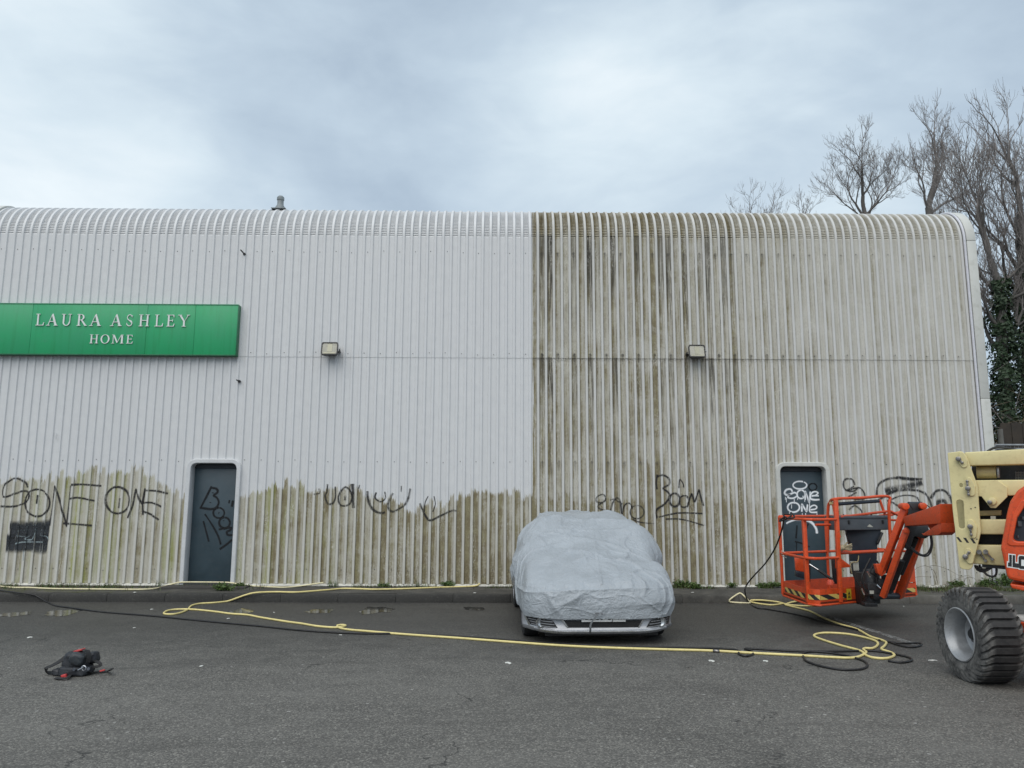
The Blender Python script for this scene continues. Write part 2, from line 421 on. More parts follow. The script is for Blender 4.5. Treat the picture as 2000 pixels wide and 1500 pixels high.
def clad_mat():
    t = NT('painted_cladding'); p = t.pos(); x, y, z = t.sep(p)
    rib = t.n('ShaderNodeAttribute', attribute_name='rib').outputs['Fac']
    pid = t.m('FLOOR', t.m('DIVIDE', t.m('SUBTRACT', x, RX), PP)); w1 = t.white(pid); w2 = t.white(t.m('ADD', pid, 77.3)); w3 = t.white(t.m('ADD', pid, 311.7))
    hid = t.m('FLOOR', t.m('DIVIDE', x, PP/2.0)); wh = t.white(hid)
    st = t.noise(t.map(p, (24, 0, .85)), 1, 6, .66, .5); st2 = t.noise(t.map(p, (75, 0, 1.3)), 1, 4, .6)
    mo = t.noise(p, 34, 5, .7); mo2 = t.noise(p, 7, 4, .6); sp = t.noise(p, 120, 2, .6); band = t.noise(t.map(p, (.9, 0, .35)), 1, 3, .5)
    def curve(v, x0, x1, pts):
        f = t.n('ShaderNodeFloatCurve'); t.set(f.inputs['Value'], t.mr(v, x0, x1, 0, 1)); c = f.mapping.curves[0]
        while len(c.points) > 2: c.points.remove(c.points[1])
        c.points[0].location = pts[0]; c.points[-1].location = pts[-1]
        for q in pts[1:-1]: c.points.new(*q)
        for q in c.points: q.handle_type = 'VECTOR'
        f.mapping.update(); return f.outputs[0]
    BPX = [(-20, 940), (30, 940), (80, 938), (115, 927), (165, 926), (185, 915), (230, 920), (275, 916), (295, 930), (325, 948), (345, 962), (378, 970), (470, 972), (490, 962), (510, 955), (530, 948), (560, 942), (590, 946), (603, 961), (640, 957), (690, 952), (715, 962), (735, 980), (765, 974), (790, 986), (812, 994), (835, 975), (860, 984), (885, 972), (905, 966), (935, 962), (960, 955), (985, 956), (1010, 962), (1037, 972)]
    pts = [A(a, b, WY) for a, b in BPX]; x0, x1 = pts[0].x, .5
    bz = curve(x, x0, x1, [((q.x-x0)/(x1-x0), q.z/3) for q in pts])
    rag = t.m('ADD', t.m('MULTIPLY', t.m('SUBTRACT', wh, .5), .16), t.m('MULTIPLY', t.m('SUBTRACT', st2, .5), .34))
    dz = t.m('SUBTRACT', t.m('ADD', t.m('MULTIPLY', bz, 3), rag), z)
    low = t.mr(dz, -.006, .03, 0, 1, True)
    right = t.m('GREATER_THAN', t.m('ADD', x, t.m('MULTIPLY', t.m('GREATER_THAN', st2, .58), t.m('MULTIPLY', t.m('LESS_THAN', x, .535), -.035))), .5)
    dirt = t.m('MAXIMUM', low, right)
    inten = curve(x, -9.6, 9, [(0, .36), (.06, .5), (.16, .58), (.24, .48), (.33, .60), (.385, .80), (.44, 1), (.54, 1), (.60, 1), (.68, .95), (.75, .80), (.80, .52), (.88, .38), (1, .34)])
    inten = t.m('MULTIPLY', inten, t.mr(band, .3, .7, .75, 1.2))
    pan = t.m('SUBTRACT', 1., rib)
    fx_ = t.m('FRACT', t.m('DIVIDE', t.m('SUBTRACT', x, RX), PP)); lean = t.mr(t.m('ADD', fx_, t.m('MULTIPLY', t.m('SUBTRACT', w3, .5), .5)), .3, .7, 1.25, .45, True)
    film = t.m('MULTIPLY', t.m('MULTIPLY', dirt, t.m('ADD', t.m('MULTIPLY', t.m('SUBTRACT', 1., right), .42), t.m('ADD', .38, t.m('MULTIPLY', pan, .55)))), t.mr(inten, .1, 1, .70, 1.0))
    clean = t.mix(t.mr(mo2, .3, .7), (.645, .650, .650), (.60, .608, .613))
    clean = t.mix(t.m('MULTIPLY', t.mr(st, .45, .75), .16), clean, (.50, .50, .50))
    clean = t.mix(t.m('MULTIPLY', t.m('MULTIPLY', w3, w3), t.m('MULTIPLY', pan, .14)), clean, (.5, .5, .5))
    sid = t.white(t.m('ADD', t.m('FLOOR', t.m('DIVIDE', t.m('SUBTRACT', x, RX+.05), PP*7)), t.m('MULTIPLY', t.m('GREATER_THAN', z, 4.146), 31)))
    clean = t.mix(t.mr(sid, 0, 1, 0, .16), clean, (.53, .53, .545))
    beige = t.mix(mo, (.455, .437, .372), (.575, .562, .505))
    c = t.mix(film, clean, beige)
    deep = t.m('MULTIPLY', t.m('MULTIPLY', dirt, inten), t.m('MULTIPLY', t.m('ADD', t.m('MULTIPLY', pan, t.m('MULTIPLY', lean, t.mr(w1, 0, 1, .38, 1.05))), .07), t.m('ADD', t.mr(st, .34, .64, .20, 1.15), t.m('MULTIPLY', t.mr(mo, .4, .7), .35))))
    brown = t.mix(t.mr(mo2, .42, .62), (.155, .123, .056), (.215, .188, .095))
    green = t.m('MULTIPLY', t.mr(t.noise(t.map(p, (3, 0, .6)), 1.3, 3, .6), .5, .68), t.mr(x, -2.2, -4.2, 0, .9))
    brown = t.mix(green, brown, (.25, .265, .06))
    deep = t.m('MULTIPLY', deep, t.mr(t.noise(p, 2.1, 5, .65, .8), .36, .64, .55, 1.3))
    deep = t.m('MULTIPLY', deep, t.m('ADD', 1., t.m('MULTIPLY', low, t.mr(x, -5.5, -1.6, 0.2, 1.0))))
    c = t.mix(t.m('MINIMUM', t.m('MULTIPLY', deep, 1.15), .93), c, brown)
    for gx_, gw_, ga_ in ((A(150, 1030, WY).x, .10, .95), (A(168, 1030, WY).x, .06, .6), (A(214, 1000, WY).x, .06, .5), (A(527, 1010, WY).x, .10, .6), (A(238, 1030, WY).x, .05, .4), (A(60, 1080, WY).x, .07, .3)):
        gm_ = t.m('MULTIPLY', t.mr(t.m('ABSOLUTE', t.m('ADD', t.m('SUBTRACT', x, gx_), t.m('MULTIPLY', t.m('SUBTRACT', mo2, .5), .12))), gw_, 0, 0, ga_, True), t.m('MULTIPLY', low, t.m('ADD', .3, t.m('MULTIPLY', pan, .7))))
        c = t.mix(t.m('MULTIPLY', gm_, t.mr(st2, .35, .6, .4, 1)), c, (.27, .29, .045))
    # moss-green blotches by the sill on the left, rust-brown on the eave
    c = t.mix(t.m('MULTIPLY', t.m('MULTIPLY', green, low), t.m('MULTIPLY', t.mr(z, 2.0, .25, .1, .55), pan)), c, (.24, .26, .07))
    eav = t.m('MULTIPLY', t.m('MULTIPLY', right, t.mr(z, 6.3, 6.6)), t.m('MULTIPLY', t.mr(mo2, .36, .66), t.m('MULTIPLY', t.mr(x, 2.5, 6.5, 1., .6), t.m('ADD', .14, t.m('MULTIPLY', pan, .42)))))
    c = t.mix(eav, c, (.25, .20, .115))
    # black mould runs: below the eave and below the joint
    z1 = t.m('MAXIMUM', t.m('MULTIPLY', t.mr(z, 4.3, 6.2), t.m('LESS_THAN', z, 6.45)), t.m('MULTIPLY', t.mr(z, 2.0, 4.1, 0, .8), t.m('LESS_THAN', z, 4.16)))
    blk = t.m('MULTIPLY', t.m('MULTIPLY', t.m('MULTIPLY', right, t.mr(inten, .6, .95)), t.m('MULTIPLY', pan, t.mr(w2, .35, .75))), t.mr(t.m('ADD', t.m('MULTIPLY', st2, .7), t.m('ADD', t.m('MULTIPLY', st, .45), t.m('MULTIPLY', z1, .16))), .62, .73))
    c = t.mix(t.m('MULTIPLY', blk, .92), c, (.022, .02, .015))
    # dark specks and grime in the sill corner
    c = t.mix(t.m('MULTIPLY', t.m('MULTIPLY', dirt, t.mr(sp, .62, .74)), t.m('MULTIPLY', t.mr(inten, .1, 1, .25, .7), .7)), c, (.13, .11, .07))
    c = t.mix(t.m('MULTIPLY', t.m('MULTIPLY', t.mr(z, .75, .2), pan), t.m('MULTIPLY', t.mr(x, -3.2, -.4), t.m('MULTIPLY', t.m('LESS_THAN', x, .6), t.mr(mo, .42, .62, 0, .7)))), c, (.06, .045, .02))
    side = t.m('SUBTRACT', 1., t.m('ABSOLUTE', t.m('SUBTRACT', t.m('MULTIPLY', rib, 2), 1)))
    grime = t.m('MULTIPLY', t.m('MULTIPLY', dirt, t.mr(inten, .25, .9, .25, 1)), t.m('MULTIPLY', t.mr(side, .0, .5), t.mr(t.noise(t.map(p, (7, 0, 1.1)), 1, 5, .7), .42, .62)))
    c = t.mix(t.m('MULTIPLY', grime, .8), c, (.06, .048, .028))
    fl_ = t.noise(t.map(p, (60, 0, 22)), 1, 4, .75)
    c = t.mix(t.m('MULTIPLY', t.m('MULTIPLY', t.mr(fl_, .56, .66), dirt), t.m('MULTIPLY', pan, t.mr(inten, .2, 1, .25, .6))), c, (.11, .09, .05))
    c = t.mix(t.m('MULTIPLY', t.m('MULTIPLY', t.mr(fl_, .42, .34), dirt), t.m('MULTIPLY', pan, .4)), c, (.62, .60, .53))
    k0_ = int((XL-RX)/PP)-1
    fs_ = t.m('FRACT', t.m('MULTIPLY', t.m('SUBTRACT', t.m('SUBTRACT', t.m('DIVIDE', t.m('SUBTRACT', x, RX), PP), .5), k0_), .5))
    dsx = t.m('MULTIPLY', t.m('MINIMUM', fs_, t.m('SUBTRACT', 1., fs_)), 2*PP)
    for zc, amt in ((4.215, 1.0), (6.107, .8), (2.285, .5)):
        dzs = t.m('SUBTRACT', zc, z); below = t.m('MULTIPLY', t.m('GREATER_THAN', dzs, 0), t.m('MULTIPLY', dzs, .14)); above = t.m('MULTIPLY', t.m('LESS_THAN', dzs, 0), t.m('MULTIPLY', dzs, -1.))
        dd_ = t.m('ADD', t.m('MULTIPLY', dsx, .8), t.m('ADD', below, above)); dd_ = t.m('ADD', dd_, t.m('MULTIPLY', t.m('SUBTRACT', mo, .5), .07))
        c = t.mix(t.m('MULTIPLY', t.m('MULTIPLY', t.mr(dd_, .034, .008), right), t.m('MULTIPLY', t.mr(inten, .3, .95, .15, .85), amt)), c, (.03, .026, .016))
    jn = t.m('MULTIPLY', t.m('MULTIPLY', t.m('LESS_THAN', z, 4.150), t.mr(z, 4.06, 4.142)), t.m('MULTIPLY', right, t.mr(mo, .42, .6)))
    c = t.mix(t.m('MULTIPLY', jn, t.mr(inten, .3, .95, .2, .8)), c, (.05, .042, .025))
    # flaking pale worm lines
    wv = t.noise(t.map(p, (24, 0, 6)), 1, 4, .7, .9)
    worm = t.m('MULTIPLY', t.m('LESS_THAN', t.m('ABSOLUTE', t.m('SUBTRACT', wv, .5)), .012), t.m('MULTIPLY', t.mr(t.noise(t.map(p, (5, 0, .9)), 1, 3, .6), .52, .62), dirt))
    c = t.mix(t.m('MULTIPLY', worm, .75), c, (.66, .645, .58))
    t.fin(c, t.mr(dirt, 0, 1, .42, .8), 0)
    t.bump(t.m('ADD', t.m('MULTIPLY', mo, dirt), t.m('MULTIPLY', mo2, .6)), .12, .006)
    return t.mat
M_CLAD = clad_mat()
wh = thing('warehouse', 'white corrugated metal warehouse with rounded eaves, its right half stained brown', 'building', (-.4, WY, 0))
def panel(xa, xb, z0, z1, off, label, lip):
    m = MB(); rib = []; bs = breaks(xa, xb)
    for a, b in zip(bs, bs[1:]):
        mid = (a+b)/2; cuts = [z0, z0]
        if z0 < 1 and door_cut(mid) is not None:
            cuts = [door_cut(min(max(q, mid-1e-5) if q < mid else q, 99)) for q in (a, b)]
            cuts = [c if c is not None else door_cut(mid) for c in cuts]
        ya, yb = wall_y(a)-off, wall_y(b)-off
        m.add([(a, ya, cuts[0]), (b, yb, cuts[1]), (b, yb, z1), (a, ya, z1)], [(0, 1, 2, 3)]); rib += [prof(a), prof(b)]*1 + [prof(b), prof(a)]
        if lip:
            m.add([(a, ya, z0), (b, yb, z0), (b, yb+.006, z0), (a, ya+.006, z0)], [(0, 3, 2, 1)]); rib += [prof(a), prof(b), prof(b), prof(a)]
    o = m.build('cladding_panel', M_CLAD, wh, smooth=0, fix=False, attrs={'rib': rib})
    if label: o['label'] = label
panel(XL, .5, ZB, ZS+.05, 0, 'white lower cladding with a dirty ragged band along its foot', False)
panel(.5, XR, ZB, ZS+.05, 0, 'brown stained lower cladding', False)
panel(XL, .5, ZS, ZE, .006, 'clean white upper cladding', True)
panel(.5, XR, ZS, ZE, .006, 'brown stained upper cladding with black runs', True)
def eave(xa, xb, label):
    m = MB(); rib = []; bs = breaks(xa, xb); rings = []
    N = 32; off = .006
    for i in range(N):
        q = math.pi/2*i/N; d = math.pi/2/N
        rings += [(q, 0.), (q+d*.78, -.015)]
    rings.append((math.pi/2, 0.))
    for q, cr in rings:
        for x in bs:
            pr = prof(x); dep = RD*pr + off + cr*(1-pr)
            m.v.append((x, WY+RE-(RE+dep)*math.cos(q), ZE+(RE+dep)*math.sin(q))); rib.append(pr)
    n = len(bs)
    for j in range(len(rings)-1):
        for i in range(n-1): a = j*n+i; m.f.append((a, a+1, a+n+1, a+n))
    o = m.build('curved_eave', M_CLAD, wh, smooth=0, fix=False, attrs={'rib': rib}); o['label'] = label
eave(XL, .5, 'clean white crimped eave sheet'); eave(.5, XR, 'brown stained crimped eave sheet')
M_TRIM = paint('trim_paint', (.56, .565, .53), .5, wear=.10, scale=1.5, dirt=(.3, .3, .24), dirt_amt=.35)
M_TRIMW = paint('frame_paint', (.58, .59, .60), .45, wear=.10, scale=4, dirt=(.36, .35, .29), dirt_amt=.3)
m = MB(); rib = []; bs = breaks(XL, XR)
for yy in (WY+RE, 22.8):
    for x in bs: m.v.append((x, yy, ZE+RE+RD*prof(x)+.006)); rib.append(prof(x))
n = len(bs)
for i in range(n-1): m.f.append((i, i+1, n+i+1, n+i))
roof = m.build('roof', M_CLAD, wh, smooth=0, fix=False, attrs={'rib': rib})
m = MB()
sec = [(WY+.03, .0), (WY+.03, ZE)] + [(WY+RE-(RE-.03)*math.cos(q), ZE+(RE-.03)*math.sin(q)) for q in [math.pi/2*i/12 for i in range(1, 13)]] + [(22.8, ZE+RE-.03), (22.8, 0)]
for x, w in ((XR+.02, .12), (XL-.14, .12)):
    m = MB(); m.prism([(x, a, b) for a, b in sec], (w, 0, 0)); m.build('gable_wall', M_TRIM, wh)
m = MB(); m.box((-.46, 22.7, 3.55), (17.9, .15, 7.1)); m.build('rear_wall', M_TRIM, wh)
# end trims: flat plates that follow the wall and the eave
def trim(xa, xb, segs):
    for (s0, s1) in segs:
        pts = []
        if s0 < ZE: pts.append((0, s0))
        arc = lambda s: (s-ZE)/(RE+.06)
        k = 22; 
        if s1 > ZE:
            q0 = max(0, arc(s0)); q1 = min(math.pi/2, arc(s1))
            pts += [('a', q0+(q1-q0)*i/k) for i in range(0 if s0 > ZE else 1, k+1)]
        if s0 < ZE < s1 and pts[0][0] == 0: pts.insert(1, ('a', 0.))
        if s1 <= ZE: pts.append((0, s1))
        if s1 > ZE+(RE+.06)*math.pi/2: pts.append(('b', 22.8))
        def pt(p, o):
            if p[0] == 0: return (WY-o, p[1])
            if p[0] == 'a': return (WY+RE-(RE+o)*math.cos(p[1]), ZE+(RE+o)*math.sin(p[1]))
            return (p[1], ZE+RE+o)
        m = MB(); k = len(pts)
        for p in pts:
            for (o, x) in ((.058, xa), (.058, xb), (-.0, xb), (-.0, xa)):
                yy, zz = pt(p, o); m.v.append((x, yy, zz))
        for i in range(k-1):
            for j in range(4): m.f.append((4*i+j, 4*i+(j+1) % 4, 4*i+4+(j+1) % 4, 4*i+4+j))
        m.f += [(0, 1, 2, 3), (4*k-4, 4*k-1, 4*k-2, 4*k-3)]
        m.build('corner_trim', M_TRIM, wh, bevel=.008, smooth=40)
JZ = [A(1910, 779, WY).z, A(1910, 472, WY).z]
SG = [(.1, JZ[0]-.002), (JZ[0]+.002, JZ[1]-.002), (JZ[1]+.002, 9.9)]
trim(XR+.015, XR+.185, SG); trim(XL-.185, XL-.012, SG)
# bluish unsoiled flashing strip beside the right trim
m = MB(); m.tube([(XR-.02, WY-.045, .2), (XR-.02, WY-.045, ZE)] + [(XR-.02, WY+RE-(RE+.045)*math.cos(q), ZE+(RE+.045)*math.sin(q)) for q in [math.pi/2*i/14 for i in range(1, 15)]], .022, 8)
m.build('edge_flashing', paint('flashing', (.62, .62, .66), .4, wear=.1), wh)
# sill flashing and plinth
M_SILL = paint('sill_paint', (.60, .59, .54), .55, wear=.25, scale=14, dirt=(.2, .17, .1), dirt_amt=.6)
segs = []; xs = XL-.18
for x0, x1, zt in DOORS: segs.append((xs, x0-BW)); xs = x1+BW
segs.append((xs, XR+.18)); m = MB(); m2 = MB()
for a, b in segs:
    m.prism([(a, WY-.062, ZB-.035), (a, WY-.062, ZB-.026), (a, WY+.01, ZB+.004), (a, WY+.01, ZB-.035)], (b-a, 0, 0))
    m2.box(((a+b)/2, WY+.04, .07), (b-a, .06, .17))
m.build('sill_flashing', M_SILL, wh, smooth=0); m2.build('plinth', paint('plinth', (.05, .048, .043), .9), wh)
# screws
M_SCREW = paint('screw_metal', (.10, .10, .10), .5, .3)
m = MB(); k0 = int((XL-RX)/PP)-1
for zc, st in ((6.107, 2), (4.215, 2), (2.285, 2), (.419, 2)):
    for k in range(k0, 70, st):
        x = RX+(k+.5)*PP+random.uniform(-.012, .012)
        if not XL+.02 < x < XR-.02: continue
        if zc < 2.4 and any(x0-.1 < x < x1+.1 for x0, x1, _ in DOORS) : continue
        zz = zc+random.uniform(-.02, .02); yy = wall_y(x)-(.006 if zc > ZS else 0)
        m.tube([(x, yy, zz), (x, yy-.004, zz)], .008, 7); m.tube([(x, yy-.004, zz), (x, yy-.009, zz)], .005, 6)
tag(m.build('screw_heads', M_SCREW, wh), kind='stuff')
# small brackets left on the wall
M_BLACKM = paint('black_metal', (.03, .03, .032), .45, .2)
for (a, b, c_, d_) in ((470, 488, 478, 497), (462, 742, 468, 745)):
    m = MB(); p = A(a, b, WY-.14); q = A(c_, d_, WY-.01); m.tube([p, p.lerp(q, .8), q], .012, 6); m.cyl(q, q+V(0, -.03, 0), .025, 8); m.build('wall_bracket', M_BLACKM, wh)
m = MB(); m.tube(catmull([A(104, 852, WY-.035), A(107, 845, WY-.05), A(111, 849, WY-.04), A(109, 858, WY-.035)], .01), .004, 5); m.build('wire_end', M_TRIMW, wh)
# roof vent
m = MB(); vb = A(547, 411, WY+RE-.16); vb.z = ZE+RE-.012
m.lathe([(0, 0), (.125, 0), (.118, .02), (.062, .115), (.059, .21), (.070, .215), (.069, .265), (.045, .295), (0, .30)], vb, (0, 0, 1), 20)
m.box(vb+V(0, 0, .012), (.27, .27, .012)); m.build('vent_pipe', paint('vent_plastic', (.22, .25, .26), .5), roof)
# doors
M_DOOR = paint('door_paint', (.041, .066, .082), .38, wear=.18, scale=2.2, dirt=(.07, .08, .09), dirt_amt=.35)
doors = []
for i, (x0, x1, zt) in enumerate(DOORS):
    z0 = .12
    out = rpoly([(x0-BW, z0), (x0-BW, zt+BW), (x1+BW, zt+BW), (x1+BW, z0), (x1, z0), (x1, zt), (x0, zt), (x0, z0)], [0, .19, .19, 0, 0, .11, .11, 0], 8)
    plate('door_frame', out, .21, M_TRIMW if i == 0 else M_TRIM, wh, (V(0, WY-.06, 0), V(1, 0, 0), V(0, 0, 1)), bev=.012)
    m = MB(); m.box(((x0+x1)/2, WY+.155, (zt+.2)/2+.05), (x1-x0+.1, .04, zt-.1))
    d = m.build('door', M_DOOR, wh, bevel=.004); d['label'] = ['dark slate door with a black scrawl', 'dark slate door with white scrawls'][i]; doors.append(d)
    m = MB(); m.box(((x0+x1)/2, WY+.04, .165), (x1-x0-.004, .20, .05)); m.build('threshold', paint('threshold', (.055, .06, .062), .7), d, bevel=.006)
    m = MB(); m.box(((x0+x1)/2, WY+.12, zt-.045), (x1-x0-.006, .03, .07)); m.build('door_head', paint('doorhead', (.012, .017, .024), .5), d)
# concrete step under the left door
x0, x1, _ = DOORS[0]
m = MB(); m.box(((x0+x1)/2+.05, WY-.22, .12), (x1-x0+.62, .40, .10)); m.build('door_step', paint('step_concrete', (.042, .04, .037), .9, scale=6, bump=.4), wh, bevel=.02)
# ------------------------------------------------------------------ graffiti
def spray(name, col, lo=.30, hi=.55, amt=1.0, scale=26):
    t = NT(name); p = t.pos()
    a = t.m('ADD', t.m('MULTIPLY', t.noise(p, scale, 4, .7), .6), t.m('MULTIPLY', t.noise(p, 4, 2, .5), .4))
    edge = t.n('ShaderNodeAttribute', attribute_name='edge').outputs['Fac']
    tr = t.n('ShaderNodeBsdfTransparent'); ms = t.n('ShaderNodeMixShader')
    t.fin(col, .8, 0)
    f = t.m('MULTIPLY', t.m('MULTIPLY', t.mr(a, lo, hi, 0, amt), t.mr(edge, 1, .15, 0, 1, True)), 1.0, clamp=True)
    t.set(ms.inputs[0], f); t.t.links.new(tr.outputs[0], ms.inputs[1]); t.t.links.new(t.b.outputs[0], ms.inputs[2]); t.t.links.new(ms.outputs[0], t.out.inputs[0])
    return t.mat
M_SPK = spray('black_spray', (.018, .018, .02), .24, .50, .93, 17); M_SPF = spray('faded_black_spray', (.022, .022, .022), .28, .54, .88)
M_SPW = spray('white_spray', (.82, .85, .88), .06, .28, 1.0); M_SPD = spray('black_door_spray', (.004, .005, .007), .1, .35, .95); M_SPG = spray('overspray', (.35, .38, .42), .45, .9, .35)
def circ(cx, cy, rx, ry, a0=-90, a1=275, n=18):
    return [(cx+rx*math.cos(math.radians(a0+(a1-a0)*i/n)), cy+ry*math.sin(math.radians(a0+(a1-a0)*i/n))) for i in range(n+1)]
class Graf:
    n = 0
    def __init__(s, ox, oy, sc, plane=None): s.o = (ox, oy, sc); s.plane = plane; s.mb = MB(); s.edge = []
    def stroke(s, pts, w=.026, sharp=False):
        ox, oy, sc = s.o; Yp = s.plane or WY-RD*.5
        q = [A(ox+a/sc, oy+b/sc, Yp) for a, b in pts]; q = [V(p.x, 0, p.z) for p in q]
        if not sharp: q = catmull(q, .012)
        else:
            r = []
            for a, b in zip(q, q[1:]):
                k = max(2, int((b-a).length/.012)); r += [a.lerp(b, i/k) for i in range(k)]
            q = r+[q[-1]]
        Graf.n += 1; w *= 1.9 if not s.plane else 1.3; off = .0022 + .0004*(Graf.n % 9); nl = 6; n = len(q); o = len(s.mb.v)
        for i, p in enumerate(q):
            d = q[min(i+1, n-1)]-q[max(i-1, 0)]
            if d.length < 1e-8: d = V(1, 0, 0)
            d.normalize(); nn = V(-d.z, 0, d.x)
            ww = w*(.85+.3*mnoise.noise(V(i*.05, Graf.n*3.1, 0)))
            for j in range(nl+1):
                c = p + nn*ww*(j/nl-.5)*1.25
                c.y = (s.plane-off) if s.plane else wall_y(c.x)-off-(.006 if c.z > ZS else 0)
                s.mb.v.append(tuple(c)); pr_ = 0 if s.plane else prof(c.x); ed_ = abs(j/nl-.5)*2 if 0 < i < n-1 else 1.
                s.edge.append(max(ed_, .74 if .08 < pr_ < .92 else 0))
        for i in range(n-1):
            for j in range(nl): a = o+i*(nl+1)+j; s.mb.f.append((a, a+1, a+nl+2, a+nl+1)); s.mb.m.append(0)
        return s
    def build(s, mat, parent, label): 
        o = s.mb.build('graffiti', mat, parent, smooth=0, fix=False, attrs={'edge': s.edge}); o['label'] = label; return o
g = Graf(0, 880, 4)
g.stroke([(215, 290), (195, 248), (120, 217), (45, 260), (22, 320), (35, 362), (120, 335), (190, 315), (226, 335), (222, 378), (180, 415), (100, 437), (0, 435)])
g.stroke(circ(290, 408, 96, 106)); g.stroke([(297, 345), (288, 417)])
g.stroke([(388, 590), (405, 470), (430, 275), (470, 410), (520, 592), (535, 450), (553, 270)], sharp=True)
g.stroke([(553, 268), (640, 264), (792, 276)]); g.stroke([(540, 378), (610, 368), (740, 393)]); g.stroke([(490, 568), (560, 572), (718, 586)])
g.stroke(circ(918, 387, 93, 104)); g.stroke([(937, 370), (928, 452)])
g.stroke([(998, 530), (1035, 430), (1060, 300), (1085, 375), (1110, 420), (1132, 292)], sharp=True); g.stroke([(1130, 312), (1220, 315), (1312, 336)]); g.stroke([(1132, 300), (1112, 410), (1115, 505)], sharp=True)
g.stroke([(1110, 408), (1190, 408), (1262, 440)]); g.stroke([(1112, 472), (1180, 500), (1240, 542)])
g.build(M_SPK, wh, 'black sprayed scrawl reading SONE ONE')
g = Graf(0, 880, 4)
for k in range(8): g.stroke([(78-(30 if k > 3 else 0), 592+k*23), (180, 586+k*24), (388-k*3, 580+k*26)], .115)
g.build(spray('patch_spray', (.035, .04, .046), .22, .5, .95, 12), wh, 'dark painted out patch')
g = Graf(0, 880, 4)
g.stroke([(200, 620), (140, 630), (135, 665), (205, 670)], .016); g.stroke([(285, 580), (210, 600), (240, 650), (200, 690), (255, 690), (290, 600), (250, 660)], .02); g.stroke([(310, 620), (355, 625), (310, 660), (360, 670), (380, 700)], .016); g.stroke([(120, 730), (180, 715), (340, 715)], .016); g.stroke([(190, 755), (184, 860)], .012); g.stroke([(305, 720), (308, 800)], .01)
g.build(spray('pale_scribble', (.33, .40, .42), .25, .5, .75), wh, 'pale scribble over the dark patch')
g = Graf(560, 900, 4)
g.stroke([(210, 262), (255, 252), (250, 215)], .02); g.stroke([(318, 180), (314, 240), (300, 275), (320, 335), (360, 330), (380, 280), (378, 200)], .022); g.stroke([(470, 205), (440, 215), (405, 280), (420, 345), (480, 345), (510, 290), (490, 225), (455, 200)], .024); g.stroke([(460, 270), (455, 310)], .03)
g.stroke([(512, 178), (518, 260), (522, 370)], .045); g.stroke([(570, 185), (560, 220)], .02); g.stroke([(628, 235), (640, 320), (680, 385), (735, 408), (770, 400)], .03); g.stroke([(700, 245), (690, 290), (735, 320), (770, 290), (765, 240)], .022)
g.stroke([(830, 250), (800, 310), (790, 360), (820, 395), (860, 385), (920, 345), (950, 290), (965, 215)], .03); g.stroke([(895, 195), (893, 245)], .018); g.stroke([(1040, 330), (1060, 380), (1090, 440), (1125, 465), (1200, 430), (1290, 390), (1325, 395)], .028); g.stroke([(1105, 275), (1080, 330), (1075, 400)], .014); g.stroke([(1150, 275), (1160, 340), (1140, 400)], .014)
g.build(M_SPF, wh, 'half washed off black scrawl')
g = Graf(1060, 900, 4)
g.stroke([(490, 285), (470, 262), (425, 280), (418, 315), (450, 328), (485, 312), (492, 285)], .02); g.stroke([(470, 325), (430, 355), (455, 378), (490, 385)], .018)
g.stroke([(530, 400), (545, 330), (580, 290), (605, 320), (615, 415)], .024); g.stroke([(525, 310), (560, 300), (620, 340)], .016); g.stroke([(620, 420), (640, 350), (670, 330), (695, 350), (700, 380)], .02); g.stroke(circ(737, 400, 55, 52), .018); g.stroke([(700, 455), (760, 480), (870, 490)], .014)
g.build(M_SPF, wh, 'faded black scrawl above the covered car')
g = Graf(1060, 900, 4)
g.stroke([(893, 225), (888, 170), (895, 105)], .024); g.stroke([(890, 125), (940, 112), (985, 140), (985, 185), (940, 215), (975, 240), (990, 275), (960, 330), (890, 385), (893, 445)], .026); g.stroke([(883, 440), (900, 438)], .05); g.stroke([(885, 385), (900, 385)], .05)
g.stroke(circ(1030, 305, 40, 52), .026); g.stroke(circ(1105, 318, 38, 46), .026); g.stroke([(1130, 345), (1165, 255), (1185, 325), (1222, 225), (1240, 300), (1255, 355)], .024, True); g.stroke([(1062, 215), (1070, 145), (1098, 180), (1102, 210)], .016)
g.stroke([(905, 440), (1060, 408), (1250, 412)], .02); g.stroke([(960, 455), (1090, 458), (1260, 505)], .018)
g.build(M_SPK, wh, 'black scrawl reading BOOM with two underlines')
g = Graf(1400, 840, 2.885)
g.stroke([(800, 320), (770, 345), (725, 335), (712, 300), (730, 275), (765, 280), (778, 310)], .026); g.stroke([(775, 315), (735, 340), (800, 325), (832, 355), (825, 390), (745, 380), (790, 350)], .022); g.stroke([(745, 450), (775, 425), (810, 450), (820, 490)], .02); g.stroke([(900, 370), (905, 320), (945, 282), (1020, 268), (1090, 275), (1160, 275)], .03)
g.stroke([(945, 345), (1060, 322), (1160, 295)], .085); g.stroke([(1010, 268), (1080, 275), (1140, 280)], .045); g.stroke([(905, 400), (990, 350), (1060, 338), (1150, 345), (1195, 385), (1215, 440)], .032); g.stroke([(960, 400), (1040, 370), (1110, 372), (1140, 400), (1150, 450)], .024)
g.stroke([(965, 395), (1010, 420), (1050, 445), (1060, 520)], .022); g.stroke([(1205, 385), (1235, 345), (1280, 340), (1310, 370), (1325, 420)], .034); g.stroke([(1245, 435), (1250, 405), (1280, 400), (1295, 420)], .05)
g.build(spray('big_scrawl_spray', (.02, .021, .023), .26, .5, .85), wh, 'broad black scrawl behind the orange lift')
DP = WY+.155-.02
g = Graf(340, 880, 5.357, DP)
g.stroke([(395, 370), (340, 480), (272, 610)], .04, True); g.stroke([(395, 390), (445, 400), (455, 435), (415, 470), (445, 490), (468, 540), (440, 595), (380, 612), (285, 598)], .04); g.stroke([(408, 435), (404, 450)], .04); g.stroke([(382, 535), (378, 552)], .04)
